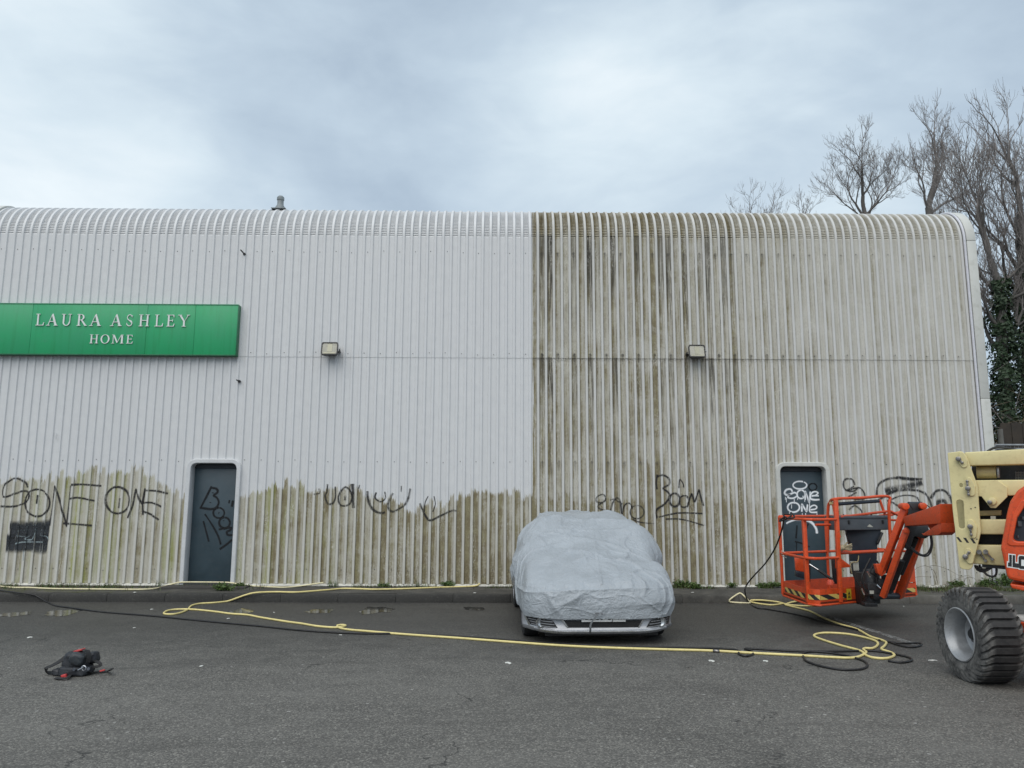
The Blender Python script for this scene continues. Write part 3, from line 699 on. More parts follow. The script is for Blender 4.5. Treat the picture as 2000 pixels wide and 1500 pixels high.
g.stroke(circ(468, 652, 58, 54), .038); g.stroke(circ(528, 755, 56, 56), .038); g.stroke([(462, 648), (475, 656)], .04); g.stroke([(518, 728), (520, 740)], .04); g.stroke([(465, 825), (540, 815), (600, 805), (590, 830), (555, 850), (560, 880), (600, 885), (618, 880)], .038)
g.stroke([(322, 662), (400, 780), (460, 890), (490, 985)], .034); g.stroke([(306, 735), (335, 840), (365, 955)], .034); g.stroke([(475, 1035), (545, 985), (612, 930)], .04); g.stroke([(582, 515), (574, 555)], .036); g.stroke([(618, 520), (604, 590)], .036)
g.build(M_SPD, doors[0], 'black scrawl reading BOOM running down the door')
g = Graf(1480, 880, 5.357, DP)
for a, b in (((440, 362), (72, 40)),): g.stroke(circ(*a, *b, -60, 300), .034)
g.stroke([(365, 440), (345, 405), (300, 410), (280, 445), (310, 465), (385, 440), (412, 470), (370, 498), (315, 490), (335, 450)], .034); g.stroke(circ(452, 458, 42, 44), .034); g.stroke([(495, 520), (498, 425), (538, 545), (548, 425)], .03, True); g.stroke([(560, 480), (610, 465), (628, 440), (590, 430), (555, 455), (550, 500), (590, 515), (648, 512)], .034); g.stroke([(560, 470), (640, 475)], .026)
g.stroke(circ(374, 594, 62, 50), .034); g.stroke([(460, 645), (462, 560), (510, 640), (522, 560)], .034, True); g.stroke([(545, 620), (600, 612), (618, 590), (590, 572), (550, 590), (540, 620), (555, 645), (625, 645)], .034)
for a, b, c in ((298, 490, 545), (288, 480, 520), (380, 500, 560), (415, 490, 520), (490, 510, 540), (540, 545, 640), (465, 650, 700), (500, 650, 700), (618, 650, 700), (330, 640, 690), (352, 560, 610), (470, 470, 500)): g.stroke([(a, b), (a+1, (b+c)/2), (a, c)], .014)
g.stroke([(295, 765), (330, 745), (400, 725), (510, 730), (570, 760), (610, 820), (618, 870)], .04)
g.build(M_SPW, doors[1], 'white dripping scrawl reading SONE ONE')
g = Graf(1480, 880, 5.357, DP); g.stroke(circ(575, 380, 42, 36), .03); g.build(M_SPD, doors[1], 'small black loop at the upper right of the door'); g = Graf(1480, 880, 5.357, DP); g.stroke([(410, 780), (405, 860), (400, 920)], .03); g.stroke([(530, 760), (490, 880), (500, 960)], .03); g.stroke([(385, 950), (470, 975), (545, 1010)], .03); g.stroke([(405, 960), (405, 1090)], .02)
g.build(M_SPD, doors[1], 'black scrawl under the white one')
# ------------------------------------------------------------------ green shop sign
def sign_mat():
    t = NT('green_sign_paint'); p = t.pos(); a = t.noise(p, 1.6, 4, .6); s_ = t.noise(t.map(p, (14, 0, .8)), 1, 5, .65)
    c = t.mix(t.mr(a, .3, .7), (.012, .345, .125), (.024, .315, .135)); c = t.mix(t.m('MULTIPLY', t.mr(s_, .5, .72), .55), c, (.008, .235, .065)); c = t.mix(t.m('MULTIPLY', t.mr(t.noise(p, 9, 5, .7), .55, .75), .3), c, (.07, .27, .16))
    t.fin(c, .42, 0); return t.mat
M_SIGN = sign_mat(); SY = WY-.14
sg = thing('shop_sign', 'long green shop sign with raised white lettering on the left part of the wall', 'sign', A(230, 695, WY-.08))
zt, zb = A(230, 593.3, SY).z, A(230, 693.3, SY).z; xr = A(462.5, 645, SY).x; js = [-9.75, A(61, 640, SY).x, A(286, 640, SY).x, A(380, 640, SY).x, xr]
for a, b in zip(js, js[1:]):
    m = MB(); m.box(((a+b)/2, SY+.055, (zt+zb)/2), (b-a-.0025, .11, zt-zb-.03)); m.build('sign_panel', M_SIGN, sg, bevel=.004)
m = MB(); m.box(((js[0]+xr)/2, SY+.054, zt-.006), (xr-js[0]+.012, .125, .016)); m.build('top_edge', paint('sign_edge', (.06, .30, .16), .4), sg, bevel=.003)
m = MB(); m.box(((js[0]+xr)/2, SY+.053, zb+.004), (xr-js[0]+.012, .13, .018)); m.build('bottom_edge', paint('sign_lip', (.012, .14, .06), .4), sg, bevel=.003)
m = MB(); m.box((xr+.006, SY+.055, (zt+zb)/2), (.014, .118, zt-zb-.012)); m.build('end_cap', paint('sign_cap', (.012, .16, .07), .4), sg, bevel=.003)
def rect(a, b, c, d): return [(a, b), (c, b), (c, d), (a, d)]
def ring(cx, cy, rx, ry, tx, ty, a0=0, a1=360, n=22):
    o = []; 
    for i in range(n+1):
        q = math.radians(a0+(a1-a0)*i/n); o.append((cx+rx*math.cos(q), cy+ry*math.sin(q)))
    for i in range(n, -1, -1):
        q = math.radians(a0+(a1-a0)*i/n); o.append((cx+(rx-tx)*math.cos(q), cy+(ry-ty)*math.sin(q)))
    return o
SF = .045
def serif(x, y, w=.26): return rect(x-w/2, y-SF/2, x+w/2, y+SF/2)
GL = {'L': [rect(.2, 0, .36, 1), serif(.28, .978, .44), rect(.06, 0, .95, .05), [(.95, 0), (1.0, .27), (.93, .27), (.84, .04)]],
 'A': [[(.5, 1.02), (.56, 1.02), (.93, 0), (.74, 0), (.46, .86)], [(.44, .9), (.5, 1.0), (.19, 0), (.12, 0)], rect(.27, .32, .74, .375), serif(.15, .022, .32), serif(.84, .022, .34)],
 'U': [rect(.14, .3, .28, 1), rect(.76, .3, .82, 1), ring(.48, .32, .34, .33, .12, .06, 180, 360), serif(.2, .978, .36), serif(.79, .978, .3)],
 'R': [rect(.14, 0, .30, 1), ring(.38, .735, .36, .265, .15, .05, -90, 90), rect(.28, .95, .42, 1), rect(.28, .47, .42, .52), [(.42, .49), (.56, .49), (1.0, 0), (.8, 0)], serif(.22, .022, .36), serif(.2, .978, .3), serif(.92, .022, .22)],
 'S': [ring(.5, .745, .36, .265, .09, .06, 20, 250), ring(.5, .26, .38, .27, .1, .06, -160, 80), [(.16, .62), (.28, .62), (.86, .36), (.8, .26)], [(.83, .72), (.88, .95), (.8, .88)], [(.12, .05), (.13, .3), (.2, .2)]],
 'H': [rect(.12, 0, .27, 1), rect(.73, 0, .88, 1), rect(.25, .47, .75, .525), serif(.2, .022, .38), serif(.2, .978, .38), serif(.8, .022, .38), serif(.8, .978, .38)],
 'E': [rect(.18, 0, .35, 1), rect(.05, 0, .88, .05), rect(.05, .95, .86, 1), rect(.3, .475, .74, .525), [(.88, 0), (.96, .25), (.9, .25), (.78, .04)], [(.86, 1), (.9, .78), (.84, .78), (.76, .97)], rect(.7, .4, .75, .6)],
 'Y': [rect(.44, 0, .59, .48), [(.05, 1), (.24, 1), (.58, .45), (.45, .44)], [(.55, .45), (.6, .5), (.92, 1), (.85, 1)], serif(.51, .022, .36), serif(.14, .978, .36), serif(.88, .978, .28)],
 'O': [ring(.5, .5, .48, .52, .15, .055, 0, 360, 30)],
 'M': [rect(.1, 0, .15, 1), rect(.8, 0, .94, 1), [(.09, 1), (.22, 1), (.52, .15), (.45, .05)], [(.46, .05), (.52, .15), (.84, 1), (.78, 1)], serif(.12, .022, .24), serif(.87, .022, .28), serif(.12, .978, .2), serif(.89, .978, .2)]}
M_LET = paint('letter_white', (.74, .76, .74), .4, wear=.08, dirt_amt=.1)
def word(chars, spans, ty0, by0, ty1, by1):
    X0, X1 = spans[0][0], spans[-1][1]
    for ch, (a, b) in zip(chars, spans):
        k = ((a+b)/2-X0)/(X1-X0); ty = ty0+(ty1-ty0)*k; by = by0+(by1-by0)*k
        p = A(a/4, 560+by/4, SY-.012); q = A(b/4, 560+ty/4, SY-.012); w, h = q.x-p.x, q.z-p.z; m = MB()
        for i, poly in enumerate(GL[ch]):
            m.prism([(p.x+u*w, SY-.016-.0008*i, p.z+v*h) for u, v in poly], (0, .014, 0))
        m.build('letter', M_LET, sg, smooth=0)
word('LAURAASHLEY', [(273, 352), (360, 458), (476, 568), (596, 684), (696, 796), (860, 957), (980, 1046), (1082, 1172), (1203, 1280), (1296, 1372), (1390, 1484)], 212, 302, 221, 312)
word('HOME', [(698, 772), (782, 860), (870, 968), (982, 1044)], 374, 442, 377, 444)
# ------------------------------------------------------------------ floodlights
def lens_mat():
    t = NT('floodlight_glass'); p = t.obj(); a = t.noise(p, 9, 3, .6)
    t.fin(t.mix(t.mr(a, .35, .65), (.15, .147, .10), (.26, .255, .19)), .12, .0); t.b.inputs['Coat Weight'].default_value = 1; return t.mat
M_LENS = lens_mat(); M_REFL = paint('reflector', (.34, .33, .25), .35, .3, dirt_amt=.2)
def flood(x, y, label):
    c = A(x, y, WY-.2); r = thing('floodlight', label, 'lamp', c+V(0, 0, -.13), 'floodlights on the front wall')
    R = Matrix.Rotation(math.radians(-14), 3, 'X')           # face tips slightly down
    def T(q): return c + R @ Vector(q)
    m = MB()
    fr = rpoly([(-.145, -.12), (.145, -.12), (.145, .12), (-.145, .12)], .035, 4); bk = rpoly([(-.10, -.085), (.10, -.085), (.10, .07), (-.10, .07)], .03, 4); k = len(fr)
    m.v += [tuple(T((a, -.03, b))) for a, b in fr] + [tuple(T((a, .02, b))) for a, b in fr] + [tuple(T((a, .12, b))) for a, b in bk]
    inn = [(a*.9, b*.88) for a, b in fr]; m.v += [tuple(T((a, -.03, b))) for a, b in inn] + [tuple(T((a, -.012, b))) for a, b in inn]
    for s_ in (0, 1): m.f += [(s_*k+i, s_*k+(i+1) % k, (s_+1)*k+(i+1) % k, (s_+1)*k+i) for i in range(k)]
    m.f += [(i, 3*k+i, 3*k+(i+1) % k, (i+1) % k) for i in range(k)] + [(3*k+i, 4*k+i, 4*k+(i+1) % k, 3*k+(i+1) % k) for i in range(k)] + [tuple(2*k+i for i in range(k))]
    m.m = [0]*len(m.f); m.build('housing', M_BLACKM, r)
    m = MB(); m.prism([T((a*.99, -.016, b*.99)) for a, b in inn], R @ V(0, .006, 0)); m.build('lens', M_LENS, r, smooth=0)
    m = MB(); m.prism([T((a, -.0175, b)) for a, b in rect(-.10, -.098, .10, -.07)], R @ V(0, -.003, 0)); m.prism([T((a, -.0175, b)) for a, b in rect(-.04, -.06, .045, .085)], R @ V(0, -.002, 0)); m.build('reflector', M_REFL, r, smooth=0)
    m = MB()
    for s_ in (-1, 1): m.bar(T((s_*.155, .05, 0)), c+V(s_*.155, .16, -.02), .012, .035)
    m.bar(c+V(-.16, .165, -.02), c+V(.16, .165, -.02), .05, .012); m.build('bracket', M_BLACKM, r)
    m = MB(); m.cyl(T((.158, .03, .02)), T((.178, .03, .02)), .018, 10); m.build('knob', paint('knob_metal', (.35, .36, .36), .35, .7), r)
flood(644, 681.5, 'square black floodlight on the clean white half of the wall'); flood(1361, 686.5, 'square black floodlight on the brown stained half of the wall')
# ------------------------------------------------------------------ boom lift
M_OR = paint('orange_paint', (.66, .078, .017), .38, wear=.20, scale=7, dirt=(.16, .06, .035), dirt_amt=.6)
M_ORD = paint('worn_orange_paint', (.60, .075, .02), .5, wear=.25, scale=9, dirt=(.16, .06, .03), dirt_amt=.5)
M_CR = paint('cream_paint', (.66, .585, .305), .38, wear=.10, scale=4, dirt=(.36, .29, .15), dirt_amt=.3)
M_CRD = paint('tan_paint', (.40, .34, .17), .5, wear=.2)  # tan of the cylinder barrel and cross tube, darker than the cream
M_BLK = paint('black_machinery', (.016, .017, .019), .45, wear=.4, scale=14, dirt=(.06, .055, .05), dirt_amt=.5)
M_NAVY = paint('navy_plastic', (.018, .026, .038), .45, wear=.2, dirt=(.05, .05, .05))
M_GREYP = paint('grey_console_plastic', (.080, .092, .104), .5, wear=.2, dirt=(.10, .10, .10))
M_STEEL = paint('pin_steel', (.30, .28, .26), .3, .85, wear=.35, scale=30, dirt=(.10, .08, .06), dirt_amt=.5)
M_CHROME = paint('chrome_rod', (.62, .63, .64), .15, .95, wear=.05)
M_RUB = paint('hose_rubber', (.012, .012, .013), .5, wear=.3)
M_WHT = paint('junction_white', (.46, .46, .40), .5, wear=.2)
M_YEL = paint('sticker_yellow', (.62, .42, .03), .5, wear=.1)
lift = thing('boom_lift', 'orange and cream articulated boom lift parked at the right with its basket lowered', 'boom lift', (5.3, 7.3, 0))
PA = math.radians(36); PO = A(1882, 1000, 7.8); PU = V(math.cos(PA), -math.sin(PA), 0); PZ = V(0, 0, 1); PN = V(math.sin(PA), math.cos(PA), 0)
def PL(x, y, off=0.):
    d = ray(x, y); o = PO + PN*off; t = (o-V(0, 0, EYE)).dot(PN)/d.dot(PN); p = V(0, 0, EYE)+d*t-o; return (p.dot(PU), p.z)
def PP3(x, y, off=0.): a, b = PL(x, y, off); return PO + PN*off + PU*a + PZ*b
def pplate(name, px, th, mat, off, r=.02, holes=(), bev=.006, parent=None):
    return plate(name, rpoly([PL(a, b, off) for a, b in px], r), th, mat, parent or lift, (PO+PN*off, PU, PZ), [rpoly([PL(a, b, off) for a, b in h], hr) for h, hr in holes], bev)
OUT = [(1850.5, 884.5), (1880, 880.5), (1888, 892), (1904.5, 936), (1909.5, 951), (1916, 1039), (1910, 1064), (1899, 1109), (1893, 1113), (1874.5, 1111.5), (1861, 1000)]
ORR = [.01, .05, .05, .06, .06, .1, .1, .05, .03, .04, .3]
slot = [(1867.5, 976.5), (1881.5, 976.5), (1884.5, 1032.5), (1873.5, 1032.5)]
up = pplate('upright_plate', OUT, .03, M_CR, 0, ORR, [(slot, .035), ([(1874, 944.5), (1880, 944.5), (1880.5, 952), (1874.5, 952)], .018)], .006)
pplate('upright_plate', OUT, .03, M_CR, .34, ORR, [], .006)
for px in ([(1873, 883), (1881, 882.5), (1889, 899), (1889, 912), (1880, 914), (1873, 906)], [(1888, 933), (1896, 932), (1905, 950), (1904, 968), (1896, 969), (1888, 966)], [(1890, 1016), (1899, 1014), (1909, 1030), (1907, 1050), (1899, 1052), (1891, 1040)], [(1884, 1072), (1893, 1070), (1903, 1084), (1901, 1100), (1893, 1102), (1885, 1094)]):
    pplate('pin_boss', px, .016, M_CR, -.016, .03, [], .005)
for (x, y), ks in (((1872.5, 896.5), [(1880, 903.5)]), ((1891, 954), [(1889.5, 940), (1892.5, 966)]), ((1895.5, 1028.5), [(1897.5, 1044)]), ((1886, 1087), [(1893, 1078.5)])):
    c = PP3(x, y); m = MB(); m.cyl(c-PN*.05, c+PN*.38, .025, 18)
    pn = m.build('pivot_pin', M_STEEL, lift, bevel=.005)
    for q in ks:
        b = PP3(*q); m = MB(); m.bar(c-PN*.034, b-PN*.034, .018, .012, up=PN); m.cyl(b-PN*.042, b-PN*.014, .014, 8); m.build('keeper_bolt', M_STEEL, pn, bevel=.002)
for q in ((1896.5, 993.5), (1904.7, 991), (1908, 1053)):
    b = PP3(*q); m = MB(); m.cyl(b-PN*.004, b+PN*.01, .006, 8); m.build('bolt_hole', M_BLK, up)
for px in ([(260, 460), (305, 460), (370, 550), (325, 548)], [(385, 470), (440, 475), (495, 565), (450, 560)], [(510, 480), (560, 485), (622, 575), (575, 572)]):
    m = MB(); m.prism([PP3(1840+a/9.375, 1000+b/9.375, -.0005) for a, b in px], -PN*.0015); m.build('hazard_mark', M_BLK, up, smooth=0)
def beam(name, px, off, th, mat=M_CR, bev=.012):
    m = MB(); m.prism([PP3(a, b, off) for a, b in px], PN*th); return m.build(name, mat, lift, bevel=bev, seg=3)
beam('boom_arm', [(1884, 883.3), (2110, 870.5), (2110, 904), (1884, 910)], .06, .2)
beam('boom_arm', [(1890, 938), (2110, 936), (2110, 967), (1890, 969)], .06, .2)
pplate('boom_gusset', [(1895, 938.5), (1948, 938), (1967.5, 951.5), (1967.5, 970.5), (1945, 992.5), (1934.5, 992), (1917, 969.5), (1895, 969)], .02, M_CR, .042, .012, [], .004)
beam('boom_arm', [(1898, 1014.5), (1990, 1014.5), (1990, 1044), (1898, 1043.5)], .06, .2)
beam('boom_arm', [(1898, 1064.5), (1985, 1065), (1985, 1107), (1898, 1101)], .06, .2)
beam('cross_tube', [(1905, 998), (1956, 996), (1956, 1006.5), (1905, 1008)], .2, .08, M_CRD, .01)
m = MB(); m.cyl(PP3(1908, 922, .22), PP3(1946, 922, .22), .066, 24); m.build('cylinder_barrel', M_CRD, lift)
m = MB(); m.bar(PP3(1947, 923, .2), PP3(1953, 923, .2), .1, .11); m.build('cylinder_head', M_STEEL, lift, bevel=.01)
pplate('inner_panel', [(1898, 886), (2110, 880), (2110, 1106), (1898, 1100)], .02, M_BLK, .40, .01, [], .003)
m = MB(); m.prism([PP3(a, b, .12) for a, b in ((1934.5, 1008), (1944.5, 1008), (1945, 1016), (1935, 1016))], PN*.01); m.build('decal', M_WHT, lift, smooth=0)
m = MB()
for k in range(5): m.bar(PP3(1983, 923+k*3.1, .3), PP3(2060, 922.6+k*3.1, .3), .006, .008)
for k in range(12): m.bar(PP3(1984+k*5, 921, .305), PP3(1984+k*5, 937, .305), .006, .006)
m.build('cooling_grille', paint('grille_grey', (.14, .15, .15), .6), lift, smooth=0)
c = PP3(1933.5, 981); m = MB(); m.cyl(c-PN*.05, c+PN*.2, .022, 16); m.build('pivot_pin', M_STEEL, lift, bevel=.004)
c = PP3(1938, 979); m = MB(); m.cyl(c+PN*.0, c+PN*.04, .036, 18); m.build('pin_boss', M_CR, lift, bevel=.005)
for (a, b, q, r) in ((1912.5, 1078, 1925, 1095), (1925, 1077.5, 1938, 1092)):
    m = MB(); p = PP3(a, b, .02); z_ = PP3(q, r, .03); m.cyl(p-PN*.02, p+PN*.05, .022, 12); m.cyl(p, z_, .010, 8); m.cyl(z_-PN*.02, z_+PN*.035, .014, 8); m.build('hose_fitting', M_STEEL, lift)
for pts in ([(602, 975), (640, 1055), (750, 1095), (850, 1045), (900, 985)], [(680, 965), (740, 1060), (820, 1150), (930, 1185), (990, 1140), (1000, 1040)], [(620, 985), (690, 1060), (790, 1080), (905, 1020), (960, 990)], [(640, 990), (700, 1040), (800, 1050), (860, 1000)]):
    m = MB(); m.tube(catmull([PP3(1840+a/9.375, 1000+b/9.375, .1+.02*random.random()) for a, b in pts], .02), .0105, 8); m.build('hydraulic_hose', M_RUB, lift)
m = MB(); m.prism([PP3(a, b, .09) for a, b in ((1918, 1100), (1985, 1106), (1985, 1114), (1918, 1108))], PN*.12); m.build('arm_underside', M_BLK, lift)
# hose over the top arm
m = MB(); m.tube(catmull([PP3(1928, 882, .15), PP3(1945, 874, .15), PP3(1972, 876, .15), PP3(1998, 882, .15)], .02), .012, 8); m.build('hydraulic_hose', M_RUB, lift)
# orange hood with window recess and lettering
HO = -.34
hood = pplate('engine_hood', [(1954.5, 1070), (1967, 1000), (1973, 979), (1987, 958), (2020, 936), (2230, 905), (2260, 1160), (2000, 1137.5), (1968, 1131)], .7, M_OR, HO, [.05, .1, .05, .12, .15, .1, .05, .02, .05], [([(1977, 1057.5), (1986.5, 1012), (2003, 986), (2160, 960), (2170, 1062)], .04)], .025)
pplate('window_rim', [(1966.5, 1061), (1978, 1004), (1994, 977), (2168, 945), (2180, 1072), (1972, 1066)], .03, M_OR, HO-.012, [.03, .06, .06, .04, .04, .03], [([(1977, 1057.5), (1986.5, 1012), (2003, 986), (2160, 960), (2170, 1062)], .035)], .009, hood)
pplate('dark_window', [(1972, 1062), (1982, 1004), (2000, 975), (2170, 950), (2180, 1070)], .02, M_NAVY, HO+.10, .01, [], .002, hood)
for (a, b, w_, h_) in ((1991, 1023, .035, .05), (1999, 1012, .03, .03), (1988, 1048, .012, .025)):
    m = MB(); m.box(PP3(a, b, HO+.085), (w_, .02, h_)); m.build('switch', M_GREYP, hood, bevel=.003)
m = MB(); m.prism([PP3(a, b, HO+.02) for a, b in ((1972, 1140), (2000, 1144), (2250, 1166), (2250, 1184), (2000, 1154.5), (1976, 1149))], PN*.6); m.build('hood_skirt', M_OR, lift, bevel=.012, seg=3)
def hp(poly, off): return [PP3(1840+a/9.375, 1000+b/9.375, off) for a, b in poly]
m = MB(); m.prism(hp([(1213, 760), (1348, 775), (1350, 915), (1378, 918), (1384, 812), (1405, 780), (1660, 800), (1690, 1085), (1410, 1055), (1385, 1040), (1185, 1012), (1188, 900), (1215, 905)], HO-.0005), -PN*.002); m.build('letter_outline', M_LET, hood, smooth=0)
for poly in ([(1229, 780), (1277, 785), (1276, 1003), (1205, 993), (1207, 922), (1232, 926)], [(1292, 787), (1338, 793), (1336, 935), (1400, 945), (1402, 1024), (1290, 1007)], [(1400, 830), (1418, 802), (1640, 818), (1645, 880), (1450, 868), (1448, 985), (1560, 995), (1560, 955), (1505, 948), (1505, 895), (1655, 905), (1668, 1062), (1422, 1038), (1402, 1010)]):
    m = MB(); m.prism(hp(poly, HO-.003), -PN*.0015); m.build('letter', M_BLK, hood, smooth=0)
# chassis and wheel
m = MB(); m.box((5.32, 6.0, .40), (1.40, 2.9, .30)); m.build('chassis', M_ORD, lift, bevel=.02)
m = MB(); m.box((5.32, 6.0, .557), (1.36, 2.86, .012)); m.build('deck_plate', paint('deck_grey', (.45, .45, .43), .5), lift)
m = MB(); m.cyl((4.45, 7.25, .43), (4.8, 7.25, .43), .11, 20); m.box((4.7, 7.25, .43), (.3, .3, .2)); m.build('axle', M_BLK, lift, bevel=.01)
m = MB(); m.cyl((5.45, 6.2, .56), (5.45, 6.2, .78), .42, 32); m.box((5.75, 6.45, .84), (1.1, .9, .12)); m.build('turntable', M_BLK, lift)
def tyre_mat():
    t = NT('dusty_tyre_rubber'); p = t.pos(); x, y, z = t.sep(p)
    a = t.noise(p, 7, 5, .65); b = t.noise(p, 42, 4, .7); f = t.n('ShaderNodeAttribute', attribute_name='dust').outputs['Fac']
    c = t.mix(t.m('MULTIPLY', t.mr(t.m('ADD', t.m('MULTIPLY', a, .7), t.m('MULTIPLY', b, .3)), .36, .62), f), (.016, .016, .017), (.185, .18, .168))
    t.bump(b, .25, .004); t.fin(c, .82, 0); return t.mat
M_TYRE = tyre_mat()
WC = V(4.165, 7.27, .408); R0 = .42; AX = V(-1, 0, 0); HW = .185
wheel = MB(); 
prf = [(.215, .10), (.232, .155), (.25, .172), (.30, .185), (.345, .182), (.372, .170), (.392, .140), (.398, .09), (.400, .0), (.398, -.09), (.392, -.14), (.372, -.17), (.30, -.185), (.22, -.15)]
prf = [(a*.965, b) for a, b in prf]
wheel.lathe(prf, WC-AX*.19, AX, 72)
dust = []
for i in range(72): dust += [1., 1, 1, 1, 1, .95, .8, .5, .3, .5, .8, 1, 1, 1]
wb = wheel.build('wheel', M_TYRE, lift, smooth=50, attrs={'dust': dust})
NL = 34; lug = MB(); dl = []
for i in range(NL):
    q0 = 2*math.pi*i/NL + random.uniform(-.01, .01)
    for half in (0, 1):
        st = []
        ts = [(.184, .345, .30), (.180, .382, .22), (.165, .418, .13), (.135, .433, .04), (.10, .436, 0.), (.05, .437, 0.), (0., .437, 0.)] if half == 0 else [(0., .437, 0.), (-.05, .437, 0.), (-.10, .436, 0.), (-.135, .433, -.04), (-.165, .418, -.13), (-.18, .38, -.22)]
        for (ax_, ro, sk) in ts:
            tw_ = .031 if abs(ax_) < .11 else .024
            for (dq, rr) in ((-tw_, min(ro, .40)-.03), (-tw_*.8, ro), (tw_*.8, ro), (tw_, min(ro, .40)-.03)):
                q = q0+sk*.9+dq/.43; e1 = V(0, 1, 0); e2 = V(0, 0, 1); d = e1*math.cos(q)+e2*math.sin(q)
                st.append(WC-AX*.19+AX*ax_+d*rr*.965); dl.append((1. if abs(ax_) > .12 else .16) if rr == ro else .5)
        k = len(ts); lug.add(st, [(4*a+j, 4*a+(j+1) % 4, 4*a+4+(j+1) % 4, 4*a+4+j) for a in range(k-1) for j in range(4)] + [(0, 1, 2, 3), (4*k-1, 4*k-2, 4*k-3, 4*k-4)])
lo = lug.build('tread_lugs', M_TYRE, wb, smooth=30, attrs={'dust': dl}); lo['kind'] = 'stuff'
m = MB(); m.lathe([(.236, .005), (.240, .018), (.230, .024), (.218, .012), (.208, -.02), (.196, -.035), (.190, -.07), (.186, -.10), (.180, -.145), (.150, -.165), (.10, -.17), (0, -.17)], WC-AX*.03, AX, 56)
m.build('rim', paint('rim_silver', (.36, .37, .38), .38, .35, wear=.2, dirt=(.2, .19, .17), dirt_amt=.4), wb, smooth=45)
m = MB(); m.lathe([(0, -.085), (.04, -.085), (.048, -.095), (.065, -.12), (.085, -.13), (.085, -.172)], WC-AX*.03, AX, 24)
for k in range(9):
    q = 2*math.pi*k/9; d = V(0, math.cos(q), math.sin(q))*.105; m.cyl(WC-AX*.03+d+AX*-.172, WC-AX*.03+d+AX*-.145, .013, 6)
m.build('hub', M_BLK, wb)
# the other three wheels
for q, flip in (((4.165, 4.75), 0), ((6.475, 7.27), 1), ((6.475, 4.75), 1)):
    c = wb.copy(); COL.objects.link(c); c.parent = lift; wl = wloc(wb); c.location = V(q[0]+(wl.x-WC.x)*(-1 if flip else 1), q[1], wl.z)-wloc(lift)
    if flip: c.rotation_euler.z = math.pi
    for ch in list(wb.children): k = ch.copy(); COL.objects.link(k); k.parent = c
# fly boom
n_ = (A(1885, 1000, 8.0)-A(1790, 1018, 9.5)); n_.z = 0; fb = V(-n_.y, n_.x, 0).normalized()
if fb.y < 0: fb = -fb
fo_ = A(1790, 1018, 9.5); fw_ = fb
def FB(x, y, off=0.):
    d = ray(x, y); o = fo_ + fw_*off; t = (o-V(0, 0, EYE)).dot(fw_)/d.dot(fw_); return V(0, 0, EYE)+d*t
m = MB(); m.prism([FB(1788.5, 1009.5), FB(1866, 984), FB(1866, 1023), FB(1794, 1027.5)], fb*.15); m.build('fly_boom', M_OR, lift, bevel=.008, seg=2)
m = MB(); m.prism([FB(a, b, -.014) for a, b in ((1808, 1005.5), (1816, 1003), (1860, 988), (1865, 988), (1865, 1018), (1860, 1021), (1829, 1041), (1824, 1041), (1814, 1028))], fb*.013); m.build('boom_side_plate', M_OR, lift, bevel=.004)
m = MB(); m.prism([FB(a, b, .002) for a, b in ((1825, 1042), (1829, 1042.5), (1861, 1022), (1866, 1022), (1866, 1040), (1860, 1045), (1830, 1046))], fb*.14); m.build('boom_foot', M_ORD, lift, bevel=.004)
m = MB(); m.prism([FB(a, b, -.0155) for a, b in ((1819.5, 1010), (1828.5, 1007.5), (1829.5, 1018), (1820.5, 1020.5))], fb*.002); m.build('cut_out', M_BLK, lift, smooth=0)
for q in ((1832, 1013), (1836.5, 1012), (1852.5, 1012)):
    b = FB(*q, -.014); m = MB(); m.cyl(b-fb*.008, b+fb*.03, .010 if q[0] < 1845 else .020, 10); m.build('bolt', M_STEEL if q[0] > 1845 else M_BLK, lift)
# knuckle
m = MB(); m.prism([A(a, b, 9.6) for a, b in ((1775, 982), (1801, 982), (1812, 1000), (1790, 1012), (1793, 1028), (1812, 1026), (1818, 1045), (1808, 1052), (1786, 1048), (1776, 1075), (1768, 1070), (1771, 1030))], V(.08, .22, 0)); m.build('knuckle', M_BLK, lift, bevel=.01)
for q in ((1768.7, 989), (1803, 988.5)):
    c = A(*q, 9.55); m = MB(); m.cyl(c-V(.02, .05, 0), c+V(.06, .22, 0), .042, 18); m.build('pin_cap', M_OR, lift, bevel=.008)
m = MB(); m.cyl(A(1775, 988, 9.72), A(1800, 987.5, 9.72), .05, 16); m.build('knuckle_shaft', M_NAVY, lift)
jd = V(.35, -.9, .0)
for (a, b, Y0, Y1, w_, h_) in (((1767.5, 995), (1720.5, 1119), 9.62, 9.95, .082, .075), ((1770, 1036), (1724.5, 1166), 9.55, 9.92, .062, .07), ((1797, 1046), (1755.5, 1166), 9.85, 10.2, .085, .09)):
    m = MB(); m.bar(A(*a, Y0), A(*b, Y1), w_, h_, up=(.55, -.84, .2)); m.build('jib_arm', M_OR, lift, bevel=.007)
m = MB(); m.prism([A(a, b, 9.9) for a, b in ((1711, 1103), (1726, 1102), (1731, 1118), (1722, 1126), (1715, 1120))], V(.03, .14, 0)); m.build('jib_bracket', M_OR, lift, bevel=.006)
m = MB(); m.cyl(A(1770, 1036, 9.5), A(1770, 1036, 9.75), .035, 14); m.build('pin_cap', M_OR, lift, bevel=.006)
m = MB(); m.cyl(A(1783, 1066, 9.75), A(1760, 1122, 9.98), .016, 12); m.build('jib_cylinder_rod', M_CHROME, lift)
m = MB(); m.cyl(A(1788, 1050, 9.72), A(1758, 1120, 9.95), .042, 14); m.cyl(A(1762, 1095, 9.8), A(1742, 1150, 10.0), .035, 12); m.build('jib_cylinder', M_BLK, lift)
m = MB(); m.cyl(A(1728, 1164, 10.0), A(1757, 1164, 10.2), .04, 16); m.build('jib_pivot', M_NAVY, lift)
